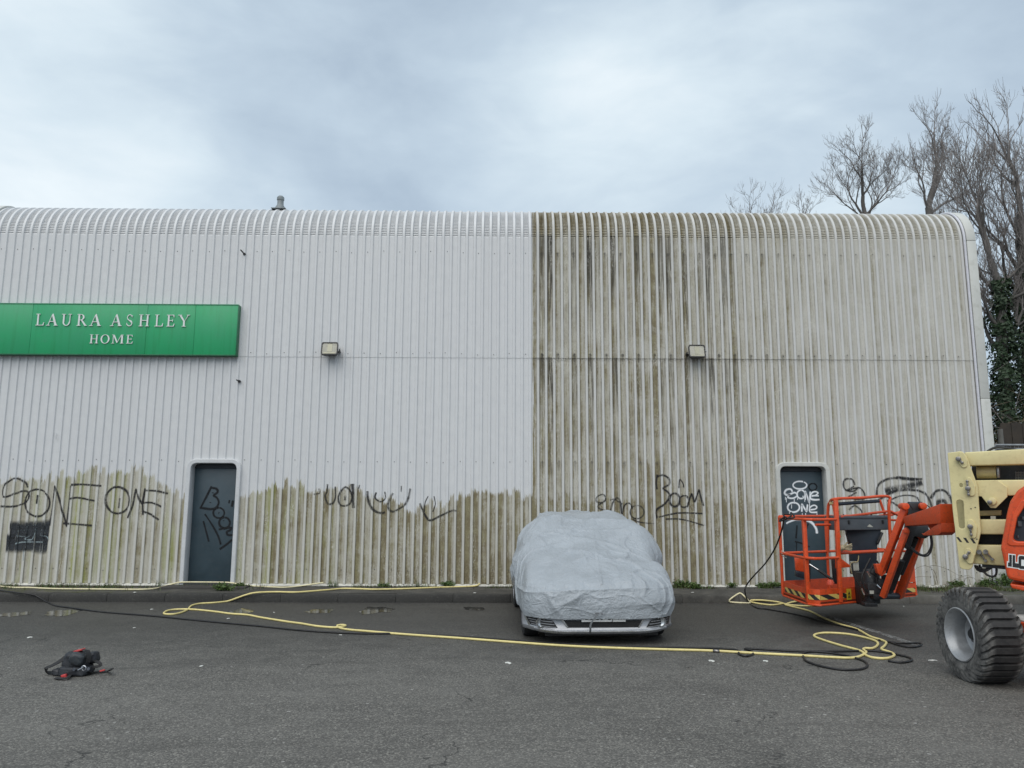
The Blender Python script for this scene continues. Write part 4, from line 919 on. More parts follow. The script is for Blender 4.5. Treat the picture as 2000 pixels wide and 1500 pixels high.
for pts in ([(1818, 1040), (1821, 1062), (1816, 1081), (1806, 1086.5), (1791, 1081.5), (1779, 1071)], [(1816, 1040), (1818.5, 1064), (1812, 1080), (1802, 1084), (1790, 1078), (1778, 1068)], [(1776, 985), (1783, 996), (1781, 1004), (1787, 1015)], [(1768, 1062), (1779, 1072), (1786, 1079)], [(1806, 985), (1815, 990), (1819, 1000), (1812, 1010)]):
    m = MB(); m.tube(catmull([A(a, b, 9.55) for a, b in pts], .02), .010 if len(pts) > 4 else .006, 7); m.build('hydraulic_hose', M_RUB, lift)
# rotator below the console
m = MB(); m.cyl(A(1703, 1178, 10.2), A(1702, 1112, 10.25), .10, 20); m.box(A(1710, 1150, 10.15), (.30, .24, .16)); m.build('rotator', M_BLK, lift, bevel=.012)
m = MB(); m.box(A(1688, 1150, 10.4), (.12, .3, .42)); m.build('mount_plate', M_BLK, lift, bevel=.01)
for (a, b, w_, h_, mt) in ((1698, 1180, .16, .05, M_BLK), (1718, 1140, .08, .12, M_BLK), (1713, 1165, .14, .06, M_BLK), (1733, 1140, .10, .22, M_BLK), (1741, 1105, .12, .20, M_BLK)):
    m = MB(); m.box(A(a, b, 10.08), (w_, .12, h_)); m.build('rotator_valve', mt, lift, bevel=.008)
for (a, b, c_, d_) in ((1712, 1142, 1719, 1149), (1694, 1117, 1699, 1127), (1683, 1150, 1688, 1162)):
    m = MB(); m.cyl(A(a, b, 10.0), A(c_, d_, 10.0), .012, 8); m.build('rotator_fitting', M_CHROME, lift)
m = MB(); m.prism([A(a, b, 9.99) for a, b in ((1698.5, 1153.5), (1707, 1153.5), (1707, 1160), (1699, 1160))], V(0, .004, 0)); m.build('maker_plate', M_WHT, lift, smooth=0)
for pts in ([(1700, 1090), (1690, 1110), (1683, 1130), (1690, 1150), (1700, 1160)], [(1712, 1095), (1720, 1112), (1712, 1130), (1718, 1150)], [(1664, 1100), (1668, 1125), (1680, 1145)], [(1706, 1100), (1700, 1118), (1712, 1126), (1724, 1150)]):
    m = MB(); m.tube(catmull([A(a, b, 10.05) for a, b in pts], .02), .011, 7); m.build('hydraulic_hose', M_RUB, lift)
# ---- basket
bk = MB
FL_, N1, N2, PE, RR_, FR_ = V(3.985, 11.25, 0), V(3.965, 10.36, 0), V(4.09, 10.19, 0), V(4.84, 10.62, 0), V(5.86, 11.19, 0), V(5.68, 12.12, 0)
PI_ = V(4.93, 10.86, 0); RJ = V(5.42, 10.95, 0)
def at(p, z): return V(p.x, p.y, z)
ZT0, ZT1, ZM, ZR = .295, .485, .875, 1.395
def wallstrip(name, pts, z0, z1, th, mat, parent):
    m = MB()
    for a, b in zip(pts, pts[1:]):
        d = (b-a).normalized(); nn = V(-d.y, d.x, 0)*th
        m.prism([at(a, z0), at(b, z0), at(b, z1), at(a, z1)], nn)
    return m.build(name, mat, parent)
basket = MB(); basket.prism([at(p, ZT0) for p in (FL_, N1, N2, PE, PI_, RJ, RR_, FR_)], V(0, 0, .03)); bks = basket.build('basket', paint('floor_paint', (.20, .042, .02), .6, wear=.4, scale=8, dirt=(.05, .035, .03), dirt_amt=.8), lift)
def arc3(a, b, c, n=6): return [a*(1-t)**2+b*2*t*(1-t)+c*t*t for t in [i/n for i in range(n+1)]]
front = [FL_, FL_.lerp(N1, .9)] + arc3(N1, V(3.99, 10.22, 0), N2)[1:] + arc3(PE.lerp(N2, .12), PE, PI_)
wallstrip('toe_board', front, ZT0-.01, ZT1, .008, M_OR, bks); wallstrip('toe_board', [FL_, FR_], ZT0-.01, ZT1, .008, M_ORD, bks); wallstrip('toe_board', [RJ, RR_, FR_], ZT0-.01, ZT1-.02, .008, M_OR, bks)
m = MB(); m.tube([at(p, ZT0-.01) for p in front], .014, 8); m.build('base_rail', M_OR, bks)
def hz_mat():
    t = NT('hazard_stripes'); p = t.pos(); x, y, z = t.sep(p)
    s_ = t.m('FRACT', t.m('ADD', t.m('MULTIPLY', t.m('ADD', t.m('MULTIPLY', x, .8), t.m('MULTIPLY', y, -.55)), 7.2), t.m('MULTIPLY', z, 8)))
    t.fin(t.mix(t.m('GREATER_THAN', s_, .5), (.62, .46, .13), (.02, .02, .02)), .5, 0); return t.mat
M_HZ = hz_mat()
def tape(pts, z0, z1):
    m = MB()
    for a, b in zip(pts, pts[1:]):
        d = (b-a).normalized(); nn = V(d.y, -d.x, 0)*.004
        m.add([at(a, z0)+nn, at(b, z0)+nn, at(b, z1)+nn, at(a, z1)+nn], [(0, 1, 2, 3)])
    return m.build('hazard_tape', M_HZ, bks, smooth=0, fix=False)
e_ = N2.lerp(PE, .62); tape([FL_.lerp(N1, .12)] + front[1:8] + [e_], ZT0+.055, ZT0+.12)
tape([RJ.lerp(RR_, .45), RR_], ZT0+.05, ZT0+.11)
def rail(pts, r=.019, name='rail', parent=None, mat=M_OR, n=10): m = MB(); m.tube(pts, r, n); return m.build(name, mat, parent or bks)
NS = N2.lerp(PE, .46)
def front_path(z, to=NS): return [at(FL_, z)] + [at(p, z) for p in front[1:8]] + [at(to, z)]
rail(catmull(front_path(ZR-.02), .06)); rail(catmull(front_path(ZM), .06)); rail([at(FL_, ZR), at(FR_, ZR)]); rail([at(FL_, ZM), at(FR_, ZM)])
rail([at(FL_, .3), at(FL_, ZR)], .022, 'post'); rail([at(FR_, .3), at(FR_, ZR)], .022, 'post'); rail([at(FL_.lerp(FR_, .5), .3), at(FL_.lerp(FR_, .5), ZR)], .02, 'post')
m = MB(); m.bar(at(N1+V(.02, -.03, 0), .3), at(N1+V(.02, -.03, 0), ZR), .052, .05, up=(0, 1, 0)); m.build('post', M_OR, bks, bevel=.006)
top = A(1632, 976, 10.42); m = MB(); m.bar(at(NS, .3), at(V(top.x, top.y, 0), top.z), .052, .05, up=(0, 1, 0)); m.build('post', M_OR, bks, bevel=.006)
# raised guard over the console
h1 = A(1735, 970, 10.75); hb = A(1618, 990, 10.75); hb2 = A(1716, 973, 11.0)
rail(catmull([A(1617, 1078, 10.8), A(1617, 1000, 10.75), A(1621, 981, 10.7), top+V(0, 0, .01), top.lerp(h1, .5)+V(0, 0, .005), h1, A(1736, 990, 10.75), A(1739, 1075, 10.8)], .04), .02)
rail([A(1718, 976, 10.95), A(1731, 1012, 10.95)], .018); rail([A(1627, 985, 10.5), A(1640, 1050, 10.45)], .016)
m = MB(); m.cyl(A(1636, 984.5, 10.46), A(1716, 978.5, 10.7), .024, 14); m.build('padded_bar', M_NAVY, bks)
m = MB(); m.cyl(A(1622, 983, 10.55), A(1629, 984, 10.5), .026, 10); m.build('end_wrap', paint('tape_wrap', (.55, .42, .2), .7), bks)
rail([A(1641, 1010, 10.6), A(1738, 998, 10.95), at(RR_, 1.33)], .018); rail([A(1641, 1080, 10.46), A(1725, 1076, 10.72)], .022); rail([A(1734, 1008, 10.9), A(1760, 1000, 11.2), at(FR_, 1.36)], .017)
rail([at(RR_, .3), at(RR_.lerp(FR_, .1), 1.33)], .02, 'post'); rail([A(1738, 1035, 10.9), at(RR_, .9)], .017); rail([at(FR_, .9), at(RR_, .9)], .017); rail([at(FR_, 1.36), at(RR_, 1.33)], .017)
rail([A(1593, 1025, 10.4), A(1622, 1025, 10.5)], .016)
m = MB(); m.prism([at(RR_.lerp(RJ, .28), ZT1), at(RR_, ZT1), at(RR_, .80)], V(.006, -.004, 0)); m.build('corner_gusset', M_OR, bks, smooth=0)
# console
cf = A(1638, 1025, 10.62); cg = A(1735, 1019, 10.9); cu_ = (cg-cf); cu_.z = 0; cw = cu_.length; cu_.normalize(); cn = V(-cu_.y, cu_.x, 0)
cons = MB(); c0 = A(1686, 1021, 10.76); Rm = Matrix((cu_, cn, V(0, 0, 1))).transposed()
cons.box(c0+cn*.1, (cw, .26, .20), Rm); con = cons.build('control_console', M_GREYP, bks, bevel=.014, seg=3)
m = MB(); m.box(c0+cn*.1+V(0, 0, .075), (cw+.025, .285, .035), Rm); m.build('console_lid', M_GREYP, con, bevel=.008)
for k in (-.32, .36): m = MB(); m.box(c0+cu_*cw*k-cn*.036+V(0, 0, .012), (.03, .02, .05), Rm); m.build('latch', M_BLK, con, bevel=.004)
for k in range(9): m = MB(); b = c0+cu_*cw*(-.36+.085*k)+cn*random.uniform(.05, .15)+V(0, 0, .075); m.cyl(b, b+V(0, 0, random.uniform(.02, .05)), .009, 8); m.build('toggle', M_BLK if k % 3 else paint('red_knob', (.5, .03, .03), .4), con)
m = MB(); b = c0+cu_*cw*-.44+cn*.05+V(0, 0, .08); m.tube([b, b+V(0, 0, .08), b+V(-.01, 0, .14)], .016, 10); m.build('joystick', M_BLK, con)
m = MB(); m.prism([c0+cu_*(cw*a)-cn*.0325+V(0, 0, b) for a, b in ((.04, -.055), (.16, -.06), (.12, -.035), (.09, -.02), (.06, -.035))], -cn*.002); m.build('sticker', M_WHT, con, smooth=0)
m = MB(); m.prism([A(a, b, 10.85) for a, b in ((1652, 1034), (1722, 1032), (1714, 1066), (1712, 1120), (1663, 1122), (1660, 1068))], V(.02, .10, 0)); m.build('console_pedestal', M_NAVY, bks, bevel=.012)
for px in ([(1712, 1060), (1722, 1039), (1726, 1041), (1716, 1064)], [(1652, 1042), (1657, 1041), (1664, 1062), (1660, 1064)]):
    m = MB(); m.prism([A(a, b, 10.82) for a, b in px], V(.01, .05, 0)); m.build('pedestal_arm', M_BLK, bks, bevel=.004)
m = MB(); m.prism([A(a, b, 10.6) for a, b in ((1661.5, 1097), (1677, 1097), (1678.5, 1114.5), (1663, 1115.5))], V(.02, .09, 0)); m.build('junction_box', M_WHT, bks, bevel=.008)
m = MB(); m.tube(catmull([A(1677, 1085, 10.6), A(1675, 1097, 10.58), A(1665, 1098, 10.58), A(1660, 1106, 10.58), A(1664, 1120, 10.6)], .02), .007, 6); m.build('cable', paint('cream_cable', (.45, .36, .18), .6), bks)
m = MB(); m.prism([A(a, b, 10.5) for a, b in ((1631, 1090), (1640, 1089), (1660, 1104), (1660, 1108), (1631, 1110))], V(.01, .02, 0)); m.build('side_panel', M_OR, bks, bevel=.004)
m = MB(); m.prism([A(a, b, 11.3) for a, b in ((1552, 1089), (1572, 1088), (1573, 1118), (1554, 1114))], V(.01, .05, 0)); m.build('document_box', M_OR, bks, bevel=.008)
m = MB(); m.prism([A(a, b, 11.28) for a, b in ((1554, 1115), (1573, 1118), (1577, 1132), (1555, 1126))], V(.01, .08, 0)); m.build('foot_switch', M_NAVY, bks, bevel=.008)
m = MB(); m.bar(A(1579, 1088, 11.0), A(1578, 1136, 11.0), .05, .06); m.build('gate_post', M_BLK, bks, bevel=.006)
m = MB(); m.bar(A(1629, 1088, 10.75), A(1633, 1140, 10.75), .07, .06); m.build('gate_post', M_BLK, bks, bevel=.006)
m = MB(); m.cyl(A(1581, 1102, 10.9), A(1600, 1114, 10.85), .009, 8); gs = m.build('gas_strut', M_CHROME, bks)
m = MB(); m.cyl(A(1598, 1113, 10.85), A(1629, 1134, 10.75), .019, 10); m.build('strut_body', M_BLK, gs)
m = MB(); m.lathe([(0, .07), (.035, .06), (.05, .03), (.05, 0)], A(1622, 1142, 10.6), (0, 0, 1), 16); m.build('pedal', paint('red_pedal', (.72, .10, .05), .5), bks)
m = MB(); m.prism([at(N2.lerp(PE, .60), ZT0+.03)+V(.004, -.006, 0), at(N2.lerp(PE, .71), ZT0+.03)+V(.004, -.006, 0), at(N2.lerp(PE, .71), ZT1-.02)+V(.004, -.006, 0), at(N2.lerp(PE, .60), ZT1-.02)+V(.004, -.006, 0)], V(.0008, -.0015, 0)); st_ = m.build('warning_sticker', M_YEL, bks, smooth=0)
o_ = at(N2.lerp(PE, .655), ZT0+.11)+V(.006, -.0095, 0); du = (PE-N2).normalized(); m = MB(); m.prism([o_+du*a+V(0, 0, b) for a, b in ((-.022, -.012), (.022, -.012), (0, .032))], V(.0005, -.001, 0)); m.build('warning_triangle', M_BLK, st_, smooth=0)
for k in (-.055, -.038): m = MB(); m.prism([o_+du*a+V(0, 0, b) for a, b in ((-.025, k), (.025, k), (.025, k+.008), (-.025, k+.008))], V(.0005, -.001, 0)); m.build('warning_bar', M_BLK, st_, smooth=0)
m = MB()
for k in range(3): p = at(FL_.lerp(N1, .1), ZM-.03+k*.03); m.tube([p+V(-.03, -.02, .01), p+V(.035, -.03, -.03)], .006, 6)
tag(m.build('rail_ties', M_WHT, bks), kind='stuff')
# things in the basket
gl = MB(); c = A(1651, 1069, 10.42)
for i, (dx, dz, L, an) in enumerate(((0, 0, .10, .35), (.01, .018, .09, .5), (0, -.018, .09, .1), (-.005, .03, .07, 1.1), (.005, -.03, .08, -.2))):
    gl.tube([c+V(-.05, 0, -.01), c+V(dx-.01, -.012*(i % 2), dz*.7), c+V(dx+L*math.cos(an)*.9, -.02, dz+L*math.sin(an)*.6)], .018, 8, r2=.010)
gl.tube([c+V(-.12, .01, -.03), c+V(-.02, 0, 0)], .034, 10, r2=.04)
tag(gl.build('work_glove', paint('glove_cloth', (.40, .34, .22), .8, wear=.45, scale=16, dirt=(.04, .04, .04), dirt_amt=.9)), 'soiled pale work glove hanging on the rail by the lift console', 'glove')
# ------------------------------------------------------------------ covered car
CA = math.radians(2.8); CO = A(1177, 1228, 8.95); CO.z = 0
CX = V(math.cos(CA), math.sin(CA), 0); CD = V(-math.sin(CA), math.cos(CA), 0)
def C(x, d, z): return CO + CX*x + CD*d + V(0, 0, z)
M_SILV = paint('silver_car_paint', (.34, .35, .37), .28, .35, wear=.06, dirt=(.2, .19, .18), dirt_amt=.2)
M_BUMPK = paint('bumper_black', (.012, .012, .013), .5, wear=.2)
M_TYR2 = paint('car_tyre', (.02, .02, .021), .8, wear=.3, dirt=(.08, .075, .07))
car = thing('car', 'low silver car under a pale grey cover, facing the camera with its bumper bare', 'car', CO+CD*2.1)
def bx(x): return .06*abs(x/.885)**2 + .30*max(0, abs(x)/.885-.62)**2/.1444*1.0     # plan curve of the bumper
m = MB(); xs = [-.875+1.75*i/60 for i in range(61)]
PR = [(.122, .03), (.138, -.002), (.166, -.012), (.185, .0), (.21, .02), (.27, .022), (.34, .024), (.40, .03)]
for x in xs:
    for z, o in PR:
        lift_ = .03*max(0, abs(x)-.45)/.4 if z < .18 else 0
        m.v.append(tuple(C(x, bx(x)+o, z+lift_)))
n = len(PR)
for i in range(60):
    for j in range(n-1): m.f.append((i*n+j, i*n+j+1, (i+1)*n+j+1, (i+1)*n+j))
m.build('bumper', M_SILV, car, smooth=60, fix=False)
def face(name, poly, off, mat, parent=car, th=.006):
    """panel lying on the bumper: poly in (x,z)"""
    m = MB(); k = 14; (x0, x1) = min(p[0] for p in poly), max(p[0] for p in poly)
    def zr(x):
        zs = []
        for (a, b), (c, d) in zip(poly, poly[1:]+poly[:1]):
            if min(a, c) <= x <= max(a, c) and abs(a-c) > 1e-6: zs.append(b+(d-b)*(x-a)/(c-a))
        return (min(zs), max(zs))
    for i in range(k+1):
        x = x0+(x1-x0)*min(max(i/k, .001), .999); a, b = zr(x); y = bx(x)+off
        m.v += [tuple(C(x, y, a)), tuple(C(x, y, b)), tuple(C(x, y+th, b)), tuple(C(x, y+th, a))]
    for i in range(k):
        for j in range(4): m.f.append((4*i+j, 4*i+(j+1) % 4, 4*i+4+(j+1) % 4, 4*i+4+j))
    m.f += [(0, 1, 2, 3), (4*k, 4*k+3, 4*k+2, 4*k+1)]
    return m.build(name, mat, parent, smooth=30)
gr = face('lower_grille', [(-.445, .275), (-.375, .182), (.405, .182), (.465, .275)], .008, M_BUMPK)
for z in (.20, .225, .25): face('grille_bar', [(-.38-(z-.165)*.5, z), (.41+(z-.165)*.4, z), (.41+(z-.165)*.4, z+.006), (-.38-(z-.165)*.5, z+.006)], .004, M_BUMPK, gr, .004)
face('grille_trim', [(-.465, .28), (-.44, .28), (-.365, .174), (-.385, .174)], .004, M_CHROME); face('grille_trim', [(.48, .28), (.458, .28), (.395, .174), (.415, .174)], .004, M_CHROME)
for s_ in (-1, 1):
    p = [(s_*.50, .188), (s_*.80, .205), (s_*.845, .295), (s_*.56, .275)]
    fl = face('fog_lamp_recess', p, .006, M_BUMPK)
    for k in range(3): face('recess_bar', [(s_*(.52+.02*k), .195+k*.03), (s_*(.79+.015*k), .215+k*.025), (s_*(.79+.015*k), .222+k*.025), (s_*(.52+.02*k), .202+k*.03)], .001, M_SILV, fl, .004)
    face('recess_trim', [(s_*.80, .190), (s_*.815, .190), (s_*.86, .295), (s_*.845, .295)], .002, M_CHROME, fl)
    x = s_*.685; c = C(x, bx(x)-.004, .242); m = MB(); m.lathe([(0, -.016), (.022, -.018), (.042, -.008), (.045, .01)], c, -CD, 20); lm = m.build('fog_lamp', paint('lamp_glass', (.55, .58, .6), .08, .5), car)
    m = MB(); m.lathe([(.045, .0), (.050, .014), (.057, .014), (.061, -.01)], c, -CD, 24); m.build('lamp_bezel', M_CHROME, lm)
m = MB(); m.tube([C(x, bx(x)-.016, .158+.03*max(0, abs(x)-.45)/.4) for x in xs[4:-4]], .008, 6); m.build('lip_trim', paint('lip_silver', (.55, .56, .58), .25, .5), car)
m = MB(); m.box(C(.02, .22, .13), (1.3, .12, .09), Matrix.Rotation(CA, 3, 'Z')); m.build('undertray', M_BUMPK, car)
# number plate, mostly under the cover
M_PLATE = paint('plate_white', (.62, .63, .63), .35, wear=.05, dirt_amt=.15)
R_ = Matrix.Rotation(CA, 3, 'Z'); pc = C(.01, bx(0)-.012, .318); m = MB(); m.box(pc, (.50, .012, .111), R_); npl = m.build('number_plate', M_PLATE, car, bevel=.002)
for k, ch in enumerate('BDO6OJY'):
    fc = bpy.data.curves.new('t', 'FONT'); fc.body = ch; fc.size = .098; fc.extrude = .0008; to = bpy.data.objects.new('t', fc); me = bpy.data.meshes.new_from_object(to)
    vs = [pc + R_ @ V(-.215+k*.058+(.018 if k > 3 else 0)+v.co.x*.72, -.0075-v.co.z, v.co.y-.034) for v in me.vertices]; fs = [tuple(p.vertices) for p in me.polygons]
    bpy.data.objects.remove(to); bpy.data.curves.remove(fc); bpy.data.meshes.remove(me)
    link('plate_letter', vs, fs, M_BUMPK, npl, smooth=0)
def wheel_(x, d):
    c = C(x, d, .305); ax = CX*(-1 if x < 0 else 1); m = MB()
    m.lathe([(.19, .10), (.21, .105), (.27, .10), (.298, .085), (.305, .05), (.305, -.05), (.298, -.085), (.25, -.1), (.19, -.09)], c, ax, 40); w = m.build('wheel', M_TYR2, car, smooth=40)
    m = MB(); m.lathe([(.20, .10), (.20, .085), (.17, .05), (.10, .06), (.03, .075), (0, .075)], c, ax, 30); m.build('rim', M_SILV, w)
for x, d in ((-.755, .74), (.755, .74), (-.70, 3.3), (.70, 3.3)): wheel_(x, d)
m = MB(); m.box(C(0, 2.1, .42), (1.6, 3.5, .32), R_); m.build('body', M_SILV, car, bevel=.05)
# ---- the cover: rows run from the front hem up over bonnet, screen and roof to the rear hem
CL = [(-.035, .298), (-.045, .38), (-.042, .49), (-.006, .60), (.085, .695), (.28, .785), (.56, .875), (.85, .965), (1.10, 1.05), (1.40, 1.165), (1.75, 1.295), (2.05, 1.385), (2.40, 1.435), (2.9, 1.43), (3.35, 1.36), (3.75, 1.15), (3.98, .90), (4.04, .6), (4.04, .33)]
WT = [.80, .82, .82, .80, .78, .76, .74, .71, .68, .64, .60, .56, .52, .51, .51, .54, .66, .72, .76]      # half-width of the top
WB = [.86, .875, .885, .89, .895, .90, .895, .89, .885, .875, .865, .86, .855, .85, .85, .845, .88, .83, .80]  # half-width at the belt
DB = [.46, .50, .55, .60, .66, .78, .9, 1.1, 1.3, 1.5, 1.8, 2.1, 2.4, 2.8, 3.2, 3.45, 3.6, 3.68, 3.72]  # where the row reaches the side hem
HZ = [.300, .30, .30, .31, .32, .345, .36, .37, .37, .37, .37, .37, .37, .37, .37, .36, .35, .34, .33]
def li(arr, s):
    s = max(0, min(s, len(arr)-1.0001)); i = int(s); f = s-i
    p0, p1, p2, p3 = [arr[max(0, min(len(arr)-1, k))] for k in (i-1, i, i+1, i+2)]
    h = lambda a, b, c, d: .5*(2*b+(c-a)*f+(2*a-5*b+4*c-d)*f*f+(3*b-a-3*c+d)*f**3)
    return tuple(h(*q) for q in zip(p0, p1, p2, p3)) if isinstance(arr[0], tuple) else h(p0, p1, p2, p3)
NR, NC = 400, 300; pts = []
for j in range(NR+1):
    s = (len(CL)-1)*j/NR; d, z = li(CL, s); wt, wb, db, hz = li(WT, s), li(WB, s), li(DB, s), li(HZ, s)
    zbelt = min(z*.8, .30+.5*(z-.26)+.10)
    k = max(0., 1-s/6.5); d3 = d + k*bx(min(.87, wt+.04)) + (1-k)*(db-d)*.30; wt2 = wt+.04
    prof_ = [(0, d, z), (wt*.5, d+k*bx(wt*.5)+.015*(1-k), z-.004-.010*min(1, s/8)), (wt*.86, d+k*bx(wt*.86)+.06*(1-k), z-.02*min(1, s/3)-.030*min(1, s/8)),
             (wt2, d3, z-(z-hz)*(.09+.05*min(1, s/8))), (wt2+max(0, wb-wt2)*.6, d3+(db-d3)*.35, z-(z-hz)*.32), (wb, d3+(db-d3)*.68, z-(z-hz)*.62), (wb-.005, d3+(db-d3)*.93, z-(z-hz)*.9), (wb-.02, db, hz)]
    row = []
    for i in range(NC+1):
        t = abs(2*i/NC-1)*(len(prof_)-1); sg_ = -1 if i < NC/2 else 1; x, dd, zz = li(prof_, t); sh_ = .06*max(0, min(1, (s-6)/5)); row.append((sg_*max(0, x)+sh_, dd, zz))
    pts.append(row)
def P3(j, i): return C(*pts[j][i])
def fold(p, ang, freq, seed):
    c, s_ = math.cos(ang), math.sin(ang); a, b = p[0]*c+p[1]*s_, -p[0]*s_+p[1]*c
    w = mnoise.noise(V(a*1.3, b*1.1, seed))*.9
    v = mnoise.noise(V(a*.8+w*.5, (b+w*.25)*freq, seed+5)); return max(0, 1-abs(v)*3.6)**2
cv = []
for j in range(NR+1):
    for i in range(NC+1):
        x, d, z = pts[j][i]
        pa = Vector(pts[min(j+1, NR)][i])-Vector(pts[max(j-1, 0)][i]); pb = Vector(pts[j][min(i+1, NC)])-Vector(pts[j][max(i-1, 0)])
        nn = pb.cross(pa)
        if nn.length < 1e-9: nn = V(0, 0, 1)
        nn.normalize()
        if nn.dot(V(x*.5, (d-2)*.3, z-.3)) < 0: nn = -nn
        q = (x, d*1.1+ -z*1.0) if d > 0 else (x, -z); q3 = V(x, d, z)
        amp = .35+.65*max(0, min(1, (z-.30)/.3))
        r = .042*fold(q, .5, 2.6, 1.3)*max(0, .35+mnoise.noise(q3*1.7+V(3, 0, 0))*1.6) + .036*fold(q, -.6, 3.4, 7.7)*max(0, .3+mnoise.noise(q3*1.9+V(0, 5, 0))*1.6)
        r += .016*fold(q, 1.3, 5.5, 3.1)*max(0, .4+mnoise.noise(q3*2.6+V(9, 5, 0))*1.5)
        wq = V(q[0], q[1], 0); wq = wq + V(mnoise.noise(q3*2.1), mnoise.noise(q3*2.1+V(7, 7, 7)), 0)*.18
        for sc_, am, sd3 in ((2.3, .030, 0), (4.6, .013, 9)):
            dv = mnoise.voronoi(V(wq.x*sc_, wq.y*sc_*1.5, sd3))[0]; r += am*math.exp(-(dv[1]-dv[0])/.05)*max(0, .05+mnoise.noise(q3*1.3+V(sd3, 2, 4))*2.2)*(1. if z > .62 else .5)
        r += .026*mnoise.noise(q3*1.7) + .006*mnoise.noise(q3*5.1)
        if z < .62 and d < .9: r += .017*fold((x*.22, z*2.0), 0.06, 2.6, 21.)*min(1, (z-.25)*6)        # tension folds across the nose
        if z < .66: r -= .012*math.exp(-((z-.40)/.06)**2)*(d < .6)
        for (mx_, md, mz, a_, sg2) in ((.90, 1.36, .82, .10, .13), (-.90, 1.36, .82, .09, .14), (.80, .62, .66, .05, .12), (.76, 1.55, 1.04, .19, .26), (.62, 2.1, 1.22, .10, .26), (-.74, 1.7, 1.02, .08, .28), (-.60, 2.2, 1.25, .05, .25)):
            r += a_*math.exp(-((x-mx_)**2+(d-md)**2*.8+(z-mz)**2)/(2*sg2*sg2))
        sag = .030*math.exp(-((abs(x)-.42)/.22)**2)*math.exp(-((d-1.05)/.25)**2); r -= sag        # the cloth bridges bonnet and screen unevenly
        sm = math.exp(-((x-.02-.10*(d-.2))/.011)**2)*.011 + math.exp(-((x+.02+.16*(d-.2))/.012)**2)*.009; r += sm*(d > -.1 and z > .66)             # centre seam
        hem = j < 5 or i < 3 or i > NC-3
        if hem: r += .006*mnoise.noise(V(x*9, d*9, 1))
        cv.append(C(x, d, z) + (CX*nn.x+CD*nn.y+V(0, 0, nn.z))*r*amp)
cf_ = [(j*(NC+1)+i, j*(NC+1)+i+1, (j+1)*(NC+1)+i+1, (j+1)*(NC+1)+i) for j in range(NR) for i in range(NC)]
tcv = NT('grey_cover_cloth'); pcv = tcv.pos()
a = tcv.noise(pcv, 5, 5, .65, .6); b_ = tcv.noise(pcv, 17, 4, .6, 1.6); cr_ = tcv.m('SUBTRACT', 1., tcv.m('MULTIPLY', tcv.m('ABSOLUTE', tcv.m('SUBTRACT', b_, .5)), 7.0), clamp=True)
cr2 = tcv.m('SUBTRACT', 1., tcv.m('MULTIPLY', tcv.m('ABSOLUTE', tcv.m('SUBTRACT', tcv.noise(pcv, 8, 4, .55, 1.0), .5)), 8.0), clamp=True)
hh = tcv.m('ADD', tcv.m('MULTIPLY', cr_, tcv.mr(a, .4, .65)), tcv.m('MULTIPLY', cr2, 1.4))
tcv.bump(hh, .36, .012); tcv.fin(tcv.mix(tcv.mr(tcv.noise(pcv, 3, 5, .7), .35, .7), (.36, .392, .42), (.295, .322, .345)), tcv.mr(a, .3, .7, .30, .46), 0)
cover = thing('car_cover', 'wrinkled pale grey cloth cover draped over the silver car', 'car cover', CO+CD*2)
link('cover_cloth', cv, cf_, tcv.mat, cover, smooth=180, fix=False)
M_STRAP = paint('strap_grey', (.16, .17, .18), .7, wear=.2)
sp = catmull([A(1165, 1196, 8.86), A(1164, 1204, 8.85), A(1158, 1212, 8.84), A(1153.5, 1220, 8.84), A(1153, 1231, 8.86), A(1152.5, 1239, 8.92)], .015); m = MB()
for i, p in enumerate(sp): m.v += [tuple(p+V(-.011, -.004, 0)), tuple(p+V(.011, -.002+.004*math.sin(i*.4), 0)), tuple(p+V(.011, .002, 0)), tuple(p+V(-.011, 0, 0))]
for i in range(len(sp)-1):
    for j in range(4): m.f.append((4*i+j, 4*i+(j+1) % 4, 4*i+4+(j+1) % 4, 4*i+4+j))
st = m.build('strap', M_STRAP, cover)
m = MB(); m.box(A(1166, 1197.5, 8.855), (.045, .012, .014)); m.box(A(1176, 1199, 8.857), (.02, .012, .022)); m.build('buckle', M_STRAP, cover, bevel=.003)
# ------------------------------------------------------------------ hoses
VY = KY+.01
def on(px, py, r):
    g = G(px, py, r)
    if g.y < VY-.02: return g
    v = G(px, py, VZ+.012+r)
    if v.y > KY+.03: return v if v.y < WY-.07 else A(px, py, WY-.07)
    return A(px, py, KY-r)
def hose(name, px, r, mat, label, cat, tweak=None):
    p = [on(a, b, r) for a, b in px]; m = MB(); c = catmull(p, .035)
    for q in c: q.z = max(q.z, r*.95)
    m.tube(c, r, 8); return tag(m.build(name, mat, base=None, smooth=180), label, cat)
M_YH = paint('yellow_hose', (.74, .63, .27), .45, wear=.12, scale=5, dirt=(.25, .2, .09), dirt_amt=.35)
M_PH = paint('pale_hose', (.76, .69, .44), .45, wear=.12, scale=5, dirt=(.25, .2, .09), dirt_amt=.3)
M_BH = paint('black_hose', (.011, .011, .012), .5, wear=.3, scale=8)
hose('hose', [(-30, 1141), (20, 1147), (55, 1147.5), (85, 1149), (120, 1150), (180, 1150.5), (235, 1151), (280, 1151), (305, 1149), (325, 1144), (345, 1138.5), (360, 1137), (400, 1137), (440, 1137.5), (455, 1139), (478, 1143), (500, 1145), (530, 1146.5), (560, 1147), (590, 1144), (610, 1141), (632, 1138)], .0125, M_PH, 'pale yellow hose running along the foot of the wall past the left door', 'hose')
